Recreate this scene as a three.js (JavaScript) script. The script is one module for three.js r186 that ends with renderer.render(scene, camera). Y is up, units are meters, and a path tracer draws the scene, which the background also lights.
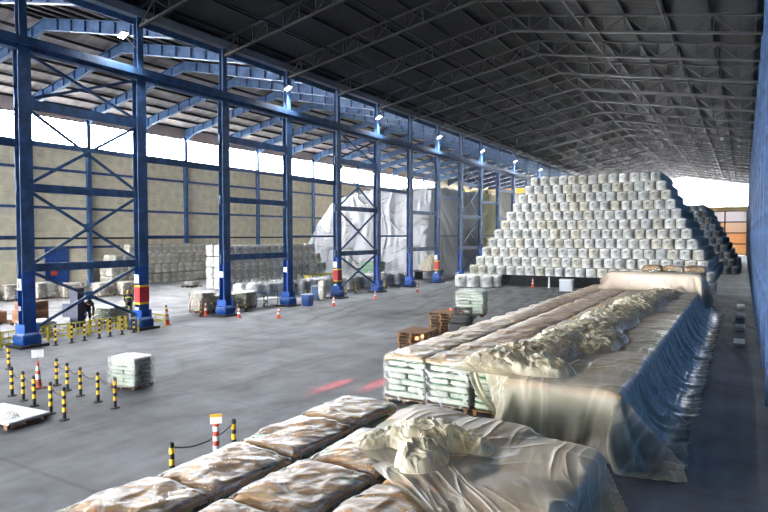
import * as THREE from 'three';
import { ImprovedNoise } from 'three/addons/math/ImprovedNoise.js';
import { mergeGeometries, mergeVertices } from 'three/addons/utils/BufferGeometryUtils.js';
import { RoundedBoxGeometry } from 'three/addons/geometries/RoundedBoxGeometry.js';
import { MarchingCubes } from 'three/addons/objects/MarchingCubes.js';
import { RectAreaLightUniformsLib } from 'three/addons/lights/RectAreaLightUniformsLib.js';

// ---------------------------------------------------------------- camera, sky, exposure
// World: x = across the hall, y = up, z = minus the distance along the hall. The camera stands at x = 0, z = 0.
const scene = new THREE.Scene();
const camera = new THREE.PerspectiveCamera(46.21, 768 / 512, 0.1, 600);
camera.position.set(0, 4.9, 0);
camera.lookAt(-0.51395, 4.9 - 0.03498, -0.85711);
const SKY = 80, EXPOSURE = 1.0;
scene.background = new THREE.Color().setRGB(0.95 * SKY, 0.98 * SKY, 1.03 * SKY);   // bright overcast sky
const renderer = new THREE.WebGLRenderer({ antialias: true });
renderer.toneMapping = THREE.LinearToneMapping;
renderer.toneMappingExposure = EXPOSURE;
renderer.shadowMap.enabled = true;
RectAreaLightUniformsLib.init();

// ---------------------------------------------------------------- helpers
let seed = 12345;
function rnd() { seed = (seed * 1664525 + 1013904223) >>> 0; return seed / 4294967296; }
const rr = (a, b) => a + (b - a) * rnd();
const perlin = new ImprovedNoise();
const N3 = (x, y, z) => perlin.noise(x + 100.3, y + 57.7, z + 31.1);
const ridge = (x, y, z) => 1 - Math.abs(N3(x, y, z)) * 2;
const fbm = (x, y, z) => N3(x, y, z) + 0.5 * N3(2.1 * x, 2.1 * y, 2.1 * z + 9) + 0.25 * N3(4.3 * x, 4.3 * y, 4.3 * z + 17);
const clamp = (x, a, b) => Math.min(b, Math.max(a, x));
const sstep = (a, b, x) => { const t = clamp((x - a) / (b - a), 0, 1); return t * t * (3 - 2 * t); };
const lin = (r, g, b) => new THREE.Color().setRGB(r, g, b);
const srgb = (r, g, b) => new THREE.Color().setRGB(r / 255, g / 255, b / 255, THREE.SRGBColorSpace);

const taken = new Map();
function numbered(name) {
  const n = taken.get(name) ?? 0; taken.set(name, n + 1);
  return n ? name + '_' + String(n).padStart(3, '0') : name;
}
function tag(o, label, category, group, kind) {
  if (label) o.userData.label = label;
  if (category) o.userData.category = category;
  if (group) o.userData.group = group;
  if (kind) o.userData.kind = kind;
  return o;
}
function thing(name, label, category, [u, y, w] = [0, 0, 0], turn = 0, group) {
  const o = new THREE.Group(); o.name = numbered(name); scene.add(o);
  o.position.set(u, y, -w); o.rotation.y = turn;
  return tag(o, label, category, group);
}
function part(name, geo, mat, parent) {
  const m = new THREE.Mesh(geo, mat); m.name = name; parent.add(m); return m;
}
function solo(name, geo, mat, label, category, group, pos = [0, 0, 0], turn = 0) {
  const m = new THREE.Mesh(geo, mat); m.name = numbered(name); scene.add(m);
  m.position.set(pos[0], pos[1], -pos[2]); m.rotation.y = turn;
  return tag(m, label, category, group);
}
function struct(name, geo, mat, label, category) {
  const m = geo ? new THREE.Mesh(geo, mat) : new THREE.Group(); m.name = name; scene.add(m);
  return tag(m, label, category, null, 'structure');
}
function dup(root, [u, y, w], turn = 0, label, group) {
  const r = root.clone(); r.name = numbered(root.name.replace(/_\d{3}$/, '')); scene.add(r);
  r.position.set(u, y, -w); r.rotation.y = turn;
  r.userData = { ...root.userData };
  if (label) r.userData.label = label;
  if (group) r.userData.group = group;
  return r;
}
// geometry helpers take (across, up, along the hall) and give three.js positions
function bx(u0, u1, y0, y1, w0, w1) {
  const g = new THREE.BoxGeometry(Math.abs(u1 - u0), Math.abs(y1 - y0), Math.abs(w1 - w0));
  metreUV(g); g.translate((u0 + u1) / 2, (y0 + y1) / 2, -(w0 + w1) / 2); return g;
}
function metreUV(g) {   // uv in metres by the main direction of each face
  const p = g.attributes.position, n = g.attributes.normal, uv = g.attributes.uv;
  for (let i = 0; i < p.count; i++) {
    const ax = Math.abs(n.getX(i)), ay = Math.abs(n.getY(i)), az = Math.abs(n.getZ(i));
    if (ay >= ax && ay >= az) uv.setXY(i, p.getX(i), p.getZ(i));
    else if (ax >= az) uv.setXY(i, p.getZ(i), p.getY(i));
    else uv.setXY(i, p.getX(i), p.getY(i));
  }
  return g;
}
const V = (u, y, w) => new THREE.Vector3(u, y, -w);
function bar(a, b, wid, dep) {   // a straight bar between two points
  const d = b.clone().sub(a), len = d.length();
  const g = new THREE.BoxGeometry(wid, dep, len); metreUV(g);
  const m = new THREE.Matrix4().lookAt(a, b, Math.abs(d.y) > 0.98 * len ? new THREE.Vector3(0, 0, 1) : new THREE.Vector3(0, 1, 0));
  g.applyMatrix4(m); const c = a.clone().add(b).multiplyScalar(0.5); g.translate(c.x, c.y, c.z); return g;
}
function tube(points, r, seg = 24, rad = 6) {
  return new THREE.TubeGeometry(new THREE.CatmullRomCurve3(points), seg, r, rad);
}
function cyl(r0, r1, y0, y1, seg = 14) {
  const g = new THREE.CylinderGeometry(r1, r0, y1 - y0, seg); g.translate(0, (y0 + y1) / 2, 0); return g;
}
// stacked rings with a rounded-square outline; rings = [y, halfX, halfZ, squareness]
function rings(list, seg = 28, wob = null, open = false) {
  const pos = [], uv = [], idx = [];
  let vlen = 0;
  list.forEach(([y, a, b, n], k) => {
    if (k) { const q = list[k - 1]; vlen += Math.hypot(y - q[0], a - q[1]); }
    for (let s = 0; s <= seg; s++) {
      const t = s / seg * Math.PI * 2, c = Math.cos(t), z = Math.sin(t);
      const e = 2 / n;
      let x = a * Math.sign(c) * Math.abs(c) ** e, zz = b * Math.sign(z) * Math.abs(z) ** e, yy = y;
      if (wob) { [x, yy, zz] = wob(x, yy, zz, k, s % seg); }
      pos.push(x, yy, zz); uv.push(s / seg * 2 * Math.PI * 0.5 * (list[0][1] + list[0][2]) * 1.15, vlen);
    }
  });
  const W = seg + 1;
  for (let k = 0; k < list.length - 1; k++) for (let s = 0; s < seg; s++) {
    const i = k * W + s; idx.push(i, i + W, i + 1, i + 1, i + W, i + W + 1);
  }
  if (!open) for (const [k, flip] of [[0, 1], [list.length - 1, 0]]) {
    const c = pos.length / 3; let sx = 0, sy = 0, sz = 0;
    for (let s = 0; s < seg; s++) { const i = (k * W + s) * 3; sx += pos[i]; sy += pos[i + 1]; sz += pos[i + 2]; }
    pos.push(sx / seg, sy / seg, sz / seg); uv.push(0, 0);
    for (let s = 0; s < seg; s++) { const i = k * W + s; flip ? idx.push(c, i, i + 1) : idx.push(c, i + 1, i); }
  }
  const g = new THREE.BufferGeometry();
  g.setAttribute('position', new THREE.Float32BufferAttribute(pos, 3));
  g.setAttribute('uv', new THREE.Float32BufferAttribute(uv, 2));
  g.setIndex(idx); g.computeVertexNormals();
  // smooth the seam
  const nm = g.attributes.normal;
  for (let k = 0; k < list.length; k++) {
    const i = k * W, j = i + seg;
    const v = new THREE.Vector3(nm.getX(i) + nm.getX(j), nm.getY(i) + nm.getY(j), nm.getZ(i) + nm.getZ(j)).normalize();
    nm.setXYZ(i, v.x, v.y, v.z); nm.setXYZ(j, v.x, v.y, v.z);
  }
  return g;
}
function pillow(lx, ly, lz, seg = 12, sd = 0) {   // a filled sack: a flattened, squared ellipsoid
  const g = new THREE.SphereGeometry(1, seg, Math.max(6, seg >> 1)); const p = g.attributes.position, uv = g.attributes.uv;
  const pw = (v, e) => Math.sign(v) * Math.abs(v) ** e;
  for (let i = 0; i < p.count; i++) {
    let x = p.getX(i), y = p.getY(i), z = p.getZ(i);
    const h = Math.hypot(x, z) || 1e-6, cx = x / h, cz = z / h;
    const hh = pw(h, 0.35), yy = pw(y, 0.6);
    const X = pw(cx, 0.3) * hh, Z = pw(cz, 0.3) * hh;
    const wv = sd ? 0.04 * N3(X * 2 + sd, yy * 2, Z * 2) : 0;
    p.setXYZ(i, X * lx / 2 * (1 + wv), yy * ly / 2 * (1 - 0.15 * X * X * Z * Z + wv), Z * lz / 2 * (1 + wv));
    uv.setXY(i, (X * lx + lz * 0.3 * Z) / 1, (yy * ly) / 1);
  }
  g.computeVertexNormals(); return g;
}
function colorize(g, c) {
  const n = g.attributes.position.count, a = new Float32Array(n * 3);
  for (let i = 0; i < n; i++) { a[3 * i] = c.r; a[3 * i + 1] = c.g; a[3 * i + 2] = c.b; }
  g.setAttribute('color', new THREE.BufferAttribute(a, 3)); return g;
}
const merge = (l) => mergeGeometries(l.map((g) => (g.index ? g.toNonIndexed() : g)), false);

// ---------------------------------------------------------------- textures and materials
function dataTex(w, h, fn, srgbColor, rep = [1, 1], wrap = THREE.RepeatWrapping) {
  const d = new Uint8Array(w * h * 4);
  for (let y = 0; y < h; y++) for (let x = 0; x < w; x++) {
    const c = fn(x / w, y / h), i = 4 * (y * w + x);
    if (typeof c === 'number') { d[i] = d[i + 1] = d[i + 2] = clamp(c, 0, 1) * 255; } else { d[i] = clamp(c[0], 0, 1) * 255; d[i + 1] = clamp(c[1], 0, 1) * 255; d[i + 2] = clamp(c[2], 0, 1) * 255; }
    d[i + 3] = 255;
  }
  const t = new THREE.DataTexture(d, w, h); t.wrapS = t.wrapT = wrap; t.magFilter = THREE.LinearFilter; t.minFilter = THREE.LinearFilter;
  if (srgbColor) t.colorSpace = THREE.SRGBColorSpace;
  t.repeat.set(...rep); t.needsUpdate = true; return t;
}
// tileable noise: Perlin blended over the border
function tile(fn) {
  return (x, y) => { const a = fn(x, y), b = fn(x - 1, y), c = fn(x, y - 1), d = fn(x - 1, y - 1); const u = sstep(0.7, 1, x), v = sstep(0.7, 1, y); return (a * (1 - u) + b * u) * (1 - v) + (c * (1 - u) + d * u) * v; };
}
const grime = dataTex(256, 256, (x, y) => 0.86 + 0.2 * tile((a, b) => fbm(a * 7, b * 7, 3.3))(x, y) + 0.05 * (rnd() - 0.5), true, [0.35, 0.35]);
const wrinkleH = dataTex(512, 512, (x, y) => 0.5 + 0.33 * tile((a, b) => 0.6 * ridge(a * 9, b * 5, 1) ** 3 + 0.4 * ridge(a * 5 + b * 4, b * 14, 5) ** 3 - 0.4 + 0.25 * fbm(a * 20, b * 20, 2))(x, y), false, [0.7, 0.7]);
const hazeT = dataTex(512, 512, (x, y) => 0.94 + 0.5 * tile((a, b) => -0.5 * Math.max(0, ridge(a * 6 + b * 2, b * 4, 8)) ** 6 - 0.45 * Math.max(0, ridge(a * 3 - b * 3, b * 11, 2)) ** 8 + 0.12 * fbm(a * 6, b * 6, 4))(x, y), false, [0.7, 0.7]);
const streakT = dataTex(512, 512, (x, y) => 1.0 - 0.6 * tile((a, b) => 0.55 * Math.max(0, ridge(a * 2 + b * 1.5, b * 3, 8)) ** 5 + 0.5 * Math.max(0, ridge(a * 9 + 2 * N3(a * 3, b * 3, 1), b * 4, 2)) ** 9 + 0.14 * Math.max(0, fbm(a * 4, b * 4, 4)))(x, y), false, [0.55, 0.55]);
const coverT = dataTex(512, 512, (x, y) => 0.92 - 0.6 * tile((a, b) => 0.5 * Math.max(0, ridge(a * 5 + 0.6 * N3(a * 2, b * 2, 3), b * 0.8, 8)) ** 6 + 0.22 * Math.max(0, ridge(a * 2 - b, b * 2, 2)) ** 4 + 0.22 * fbm(a * 4, b * 2, 4))(x, y), false, [0.4, 0.25]);
const foldT = dataTex(512, 512, (x, y) => 0.15 + 0.8 * tile((a, b) => 0.6 * Math.max(0, ridge(a * 6 + 1.2 * N3(a * 2, b * 1.5, 3), b * 1.1, 8)) ** 5 + 0.5 * Math.max(0, ridge(a * 3.5 - b * 2 + N3(a * 2, b * 3, 5), b * 2.5, 12)) ** 7 + 0.18 * fbm(a * 5, b * 3, 4))(x, y), false, [0.34, 0.3]);
const kraftT = dataTex(256, 256, (x, y) => { const n = tile((a, b) => fbm(a * 5, b * 5, 7))(x, y), m = tile((a, b) => fbm(a * 26, b * 26, 1))(x, y); const k = 1 + 0.16 * n + 0.1 * m; return [0.79 * k, 0.645 * k, 0.46 * k]; }, true, [0.6, 0.6]);
const woodT = dataTex(256, 64, (x, y) => { const n = fbm(x * 2, y * 30, 2), k = 1 + 0.25 * n; return [0.40 * k, 0.29 * k, 0.19 * k]; }, true, [0.8, 3]);

const std = (o) => new THREE.MeshStandardMaterial(o);
const phy = (o) => new THREE.MeshPhysicalMaterial(o);
const M = {
  blue: std({ color: srgb(58, 92, 136), roughness: 0.55, map: grime }),
  blueLow: std({ color: srgb(22, 82, 164), roughness: 0.45, map: grime }),
  blueWall: std({ color: srgb(26, 84, 138), roughness: 0.5, map: grime, side: THREE.DoubleSide }),
  steelDark: std({ color: srgb(52, 52, 56), roughness: 0.6, metalness: 0.2, map: grime }),
  truss: std({ color: srgb(33, 34, 37), roughness: 0.55, metalness: 0.1 }),
  web: std({ color: srgb(34, 35, 38), roughness: 0.6 }),
  roof: null, roofPale: null,
  black: std({ color: srgb(22, 22, 24), roughness: 0.6 }),
  yellow: std({ color: srgb(226, 178, 24), roughness: 0.5 }),
  yellowRail: std({ color: srgb(200, 180, 40), roughness: 0.5 }),
  red: std({ color: srgb(160, 28, 36), roughness: 0.5 }),
  orange: std({ color: srgb(196, 72, 38), roughness: 0.5 }),
  white: std({ color: srgb(226, 226, 222), roughness: 0.6 }),
  grey: std({ color: srgb(120, 124, 128), roughness: 0.5 }),
  wood: std({ map: woodT, roughness: 0.85 }),
  kraft: std({ map: kraftT, roughness: 0.75 }),
  carton: std({ color: srgb(150, 104, 72), roughness: 0.8, map: grime }),
  bag: std({ color: srgb(236, 235, 228), roughness: 0.8, map: grime }),
  bagCream: std({ color: srgb(232, 226, 208), roughness: 0.8, map: grime }),
  bagGrey: std({ color: srgb(226, 226, 222), roughness: 0.8, map: grime }),
  print: std({ color: srgb(128, 130, 136), roughness: 0.8 }),
  tarpBlack: phy({ color: srgb(15, 16, 19), roughness: 0.75, specularIntensity: 0.5 }),
  navy: std({ color: srgb(26, 32, 58), roughness: 0.5 }),
};

// ---------------------------------------------------------------- layout numbers
const CU = -26.95, BAY = 5.87, W0 = 14.45, RIDGE = -13.1, RW = 0.75, LW = -54.5, LR = -40.7, WN = -40, WF = 168;
const colW = (i) => W0 + BAY * i;
const chordY = (u) => 18.0 - 0.18 * Math.abs(u - RIDGE);        // main truss, underside
const roofY = (u) => chordY(u) + 1.32;
const raftY = (u) => 18.72 - 0.21 * Math.abs(u - LR);            // rafters of the side nave, underside
const naveY = (u) => raftY(u) + 1.05;

// ---------------------------------------------------------------- floor
{
  const TW = 1024, TH = 2048, UM = 56, WM = 112;
  const joint = (v, p, h) => { const d = Math.abs(((v / p) % 1 + 1) % 1 - 0.5) * p; return d < h ? 1 : 0; };
  const t = dataTex(TW, TH, (x, y) => {
    const u = x * UM - 55, w = y * WM;       // metres
    let k = 1 + 0.16 * fbm(u * 0.18, w * 0.18, 1) + 0.15 * fbm(u * 0.9, w * 0.7, 4) + 0.07 * fbm(u * 3.1, w * 2.6, 14) + 0.05 * (rnd() - 0.5);
    k += 0.10 * N3(u * 1.7 + 0.1 * w, w * 0.06, 7) + 0.07 * N3(u * 4.2, w * 0.09 + 4, 2);      // wheel tracks along the hall
    k += 0.08 * N3(u * 0.35 + w * 0.35, (w - u) * 0.05, 11);                                     // curved traffic
    let r = 0.35, g = 0.357, b = 0.372;
    const dark = sstep(-25.5, -22.5, u + 1.2 * N3(w * 0.2, 1, 1)) * sstep(24, 31, w + 3 * N3(u * 0.2, 2, w * 0.1)) * (1 - sstep(54, 58, w));
    const streak = Math.max(0, ridge((u + 0.20 * w) * 0.75 + 0.5 * N3(u * 0.5, w * 0.25, 6), w * 0.07, 3)) ** 3;                  // black rubber and film streaks
    k *= 1 - dark * (0.24 + 0.62 * streak * (0.7 + 0.8 * N3(u * 0.7, w * 0.3, 9)));
    const aisle = 1 - sstep(-31, -27.2, u + 0.8 * N3(w * 0.3, 4, 2));
    k *= 1 + 0.7 * aisle; r += 0.02 * aisle; g += 0.012 * aisle; b -= 0.004 * aisle;            // pale dusty slab of the side nave
    k -= 0.14 * Math.max(0, ridge(u * 0.31, w * 0.23, 21)) ** 9;
    if (joint(u + 55, 6.2, 0.035) || joint(w + 2, 5.87, 0.035)) k *= 0.86;
    return [r * k, g * k, b * k];
  }, true);
  t.wrapS = t.wrapT = THREE.MirroredRepeatWrapping; t.repeat.set(1, 1);
  const rt = dataTex(512, 512, (x, y) => 0.8 + 0.14 * tile((a, b) => fbm(a * 9, b * 9, 5))(x, y), false, [5, 9]);
  const g = bx(LW - 0.3, RW + 0.3, -0.3, 0, WN - 12, WF + 30);
  const p = g.attributes.position, uv = g.attributes.uv;
  for (let i = 0; i < p.count; i++) uv.setXY(i, (p.getX(i) + 55) / UM, -p.getZ(i) / WM);
  struct('floor', g, std({ map: t, roughness: 0.9, roughnessMap: rt }), 'worn grey concrete warehouse floor with dark wheel tracks', 'floor');
  struct('ground', merge([bx(-140, LW - 0.3, -0.3, -0.02, -180, 260), bx(RW + 0.3, 80, -0.3, -0.02, -180, 260), bx(LW - 0.3, RW + 0.3, -0.3, -0.02, -180, WN - 12), bx(LW - 0.3, RW + 0.3, -0.3, -0.02, WF + 30, 260)]), std({ color: srgb(150, 148, 142), roughness: 0.9 }), 'pale paved yard outside the warehouse', 'ground');
}

// ---------------------------------------------------------------- roofs
{
  const corr = dataTex(256, 8, (x) => 0.5 + 0.5 * Math.sin(x * Math.PI * 2 * 8), false);   // eight ribs a repeat
  const dirt = dataTex(512, 512, (x, y) => { const n = tile((a, b) => fbm(a * 6, b * 6, 2))(x, y), m = tile((a, b) => fbm(a * 30, b * 5, 8))(x, y); return 0.82 + 0.25 * n + 0.14 * m; }, true);
  const mk = (col, br) => { const c = corr.clone(); c.repeat.set(0.55, 1); const d = dirt.clone(); d.repeat.set(0.07, 0.07); return std({ color: col, roughness: 0.75, bumpMap: c, bumpScale: 0.03, map: d }); };
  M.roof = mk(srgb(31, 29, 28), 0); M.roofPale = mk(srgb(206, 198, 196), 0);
  const slab = (u0, y0, u1, y1, w0, w1, th = 0.06) => {   // one roof slope, ribs running down the slope
    const n = 1, pos = [], uv = [], L = Math.hypot(u1 - u0, y1 - y0);
    const q = (a, b, c, d) => { for (const [P, t] of [[a, 0], [b, 1], [c, 2], [a, 0], [c, 2], [d, 3]]) { pos.push(P[0], P[1], -P[2]); uv.push(P[2], P[3]); } };
    const A = [u0, y0, w0, 0], B = [u1, y1, w0, L], C = [u1, y1, w1, L], D = [u0, y0, w1, 0];
    const up = (P) => [P[0], P[1] + th, P[2], P[3]];
    q(A, B, C, D); q(up(D), up(C), up(B), up(A)); q(A, D, up(D), up(A)); q(B, up(B), up(C), C); q(A, up(A), up(B), B); q(D, C, up(C), up(D));
    const g = new THREE.BufferGeometry(); g.setAttribute('position', new THREE.Float32BufferAttribute(pos, 3)); g.setAttribute('uv', new THREE.Float32BufferAttribute(uv, 2)); g.computeVertexNormals(); return g;
  };
  const c = struct('ceiling', null, null, 'dark corrugated sheet roof over both naves of the warehouse', 'roof');
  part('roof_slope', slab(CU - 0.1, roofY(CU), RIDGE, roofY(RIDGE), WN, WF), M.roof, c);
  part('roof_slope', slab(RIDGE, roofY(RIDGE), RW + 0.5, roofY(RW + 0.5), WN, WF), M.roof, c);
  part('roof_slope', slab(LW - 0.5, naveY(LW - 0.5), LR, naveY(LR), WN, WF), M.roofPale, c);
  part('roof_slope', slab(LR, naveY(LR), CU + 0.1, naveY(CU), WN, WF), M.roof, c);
}

// ---------------------------------------------------------------- walls
{
  const blockT = dataTex(512, 512, (x, y) => {
    const n = tile((a, b) => fbm(a * 5, b * 5, 6))(x, y), s = tile((a, b) => fbm(a * 3, b * 40, 9))(x, y);
    const row = Math.floor(y * 20), j = (y * 20) % 1 < 0.1 ? 0.93 : 1, v = (((x * 10 + (row % 2) * 0.5) % 1) < 0.045) ? 0.95 : 1;
    const k = (1 + 0.07 * n + 0.06 * s + 0.03 * ((row * 7919 % 13) / 13 - 0.5)) * j * v; return [0.955 * k, 0.905 * k, 0.785 * k];
  }, true, [0.25, 0.25]);
  const wall = struct('wall_left', null, null, 'beige block wall with blue steel posts and rails', 'wall');
  part('masonry', bx(LW - 0.3, LW, 0, 13.2, WN, 112), std({ map: blockT, roughness: 0.9 }), wall);
  part('fascia', bx(LW - 0.3, LW, 15.75, naveY(LW), WN, 112), std({ color: srgb(206, 186, 176), roughness: 0.8 }), wall);
  part('masonry', bx(LW - 0.3, LW, 0, naveY(LW), 112, WF), std({ map: blockT, roughness: 0.9 }), wall);
  part('sill_beam', bx(LW, LW + 0.3, 12.85, 13.3, WN, 112), M.blue, wall);
  for (const y of [10.9, 7.4]) part('girt', bx(LW, LW + 0.22, y - 0.12, y + 0.12, WN, 112), M.blue, wall);
  part('conduit', bx(LW, LW + 0.14, 4.5, 4.68, WN, 112), M.steelDark, wall);
  part('girt', bx(LW, LW + 0.22, 3.62, 3.86, 18, 38.4), M.blue, wall);
  for (let w = 35.2 - BAY * 16; w < 112; w += BAY) {
    part('wall_post', bx(LW, LW + 0.34, 0.5, 15.9, w - 0.2, w + 0.2), M.blue, wall);
    part('post_foot', bx(LW, LW + 0.5, 0, 0.5, w - 0.28, w + 0.28), M.blue, wall);
  }
  // clerestory windows
  const pane = phy({ color: 0xffffff, roughness: 0.02, transmission: 1, thickness: 0, ior: 1.45 });
  let n = 1;
  for (let w = 35.2 - BAY * 16; w < 111; w += BAY) {
    const o = struct('window_' + n, null, null, 'clerestory window bay full of white sky between blue posts', 'window'); n++;
    o.userData.group = 'clerestory windows above the beige wall';
    part('pane', bx(LW - 0.2, LW - 0.19, 13.3, 15.75, w + 0.2, w + BAY - 0.2), pane, o);
    part('head_rail', bx(LW - 0.22, LW - 0.1, 15.63, 15.75, w + 0.2, w + BAY - 0.2), M.blue, o);
    for (let k = 1; k < 4; k++) { const c = w + 0.13 + k * (BAY - 0.26) / 4; part('hanger_wire', bx(LW - 0.12, LW - 0.09, 15.05 - 0.25 * (k % 2), 15.75, c - 0.015, c + 0.015), M.steelDark, o); }
  }
  // door in the wall
  const d = struct('door_1', null, null, 'blue steel double door with small red notice in the beige wall', 'door');
  part('door_leaf', bx(LW, LW + 0.09, 0.02, 3.62, 30.9, 32.0), M.blueLow, d);
  part('door_leaf', bx(LW, LW + 0.09, 0.02, 3.62, 32.03, 33.1), M.blueLow, d);
  part('notice', bx(LW + 0.09, LW + 0.11, 1.15, 1.65, 31.4, 32.0), M.orange, d);

  // right wall: ribbed blue cladding
  const R = struct('wall_right', null, null, 'blue ribbed steel cladding wall beside the dark gangway', 'wall');
  const pos = [], idx = []; let i = 0; const pitch = 0.5;
  for (let w = WN; w < WF; w += pitch) for (const [dw, du] of [[0, 0], [0.2, 0], [0.25, -0.06], [0.45, -0.06]]) { pos.push(RW + 0.06 + du, 0, -(w + dw), RW + 0.06 + du, roofY(RW), -(w + dw)); if (i) { const k = 2 * i; idx.push(k - 2, k, k - 1, k - 1, k, k + 1); } i++; }
  const cg = new THREE.BufferGeometry(); cg.setAttribute('position', new THREE.Float32BufferAttribute(pos, 3)); cg.setAttribute('uv', new THREE.Float32BufferAttribute(new Float32Array(pos.length / 3 * 2), 2)); cg.setIndex(idx);
  const cgn = cg.toNonIndexed(); cgn.computeVertexNormals();
  part('cladding', cgn, M.blueWall, R);
  part('outer_skin', bx(RW + 0.1, RW + 0.3, 0, roofY(RW), WN, WF), M.blue, R);
  for (let k = -12; k < 27; k++) part('wall_post', bx(RW - 0.16, RW, 0, roofY(RW) - 1.4, colW(k) - 0.12, colW(k) + 0.12), M.blue, R);
  // near end: the gable behind the camera, with two wide open gateways
  const E = struct('wall_near', null, null, 'end wall with open gateways into both naves', 'wall');
  const gm = M.blueWall;
  part('cladding', merge([bx(-13, RW, 0, 20, WN - 0.2, WN), bx(-26, -13, 12, 20, WN - 0.2, WN), bx(-29, -26, 0, 20, WN - 0.2, WN), bx(-52, -29, 13, 20.5, WN - 0.2, WN), bx(LW, -52, 0, 20, WN - 0.2, WN)]), gm, E);
}

{
  const p = struct('trim_3', null, null, 'sheeted viewing platform beside the cladding wall', 'platform');
  part('platform_side', bx(-1.75, RW - 0.2, 0, 3.18, -14, 0.7), M.blueWall, p);
  part('platform_deck', bx(-1.8, RW - 0.2, 3.18, 3.3, -14, 0.75), M.steelDark, p);
}
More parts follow.
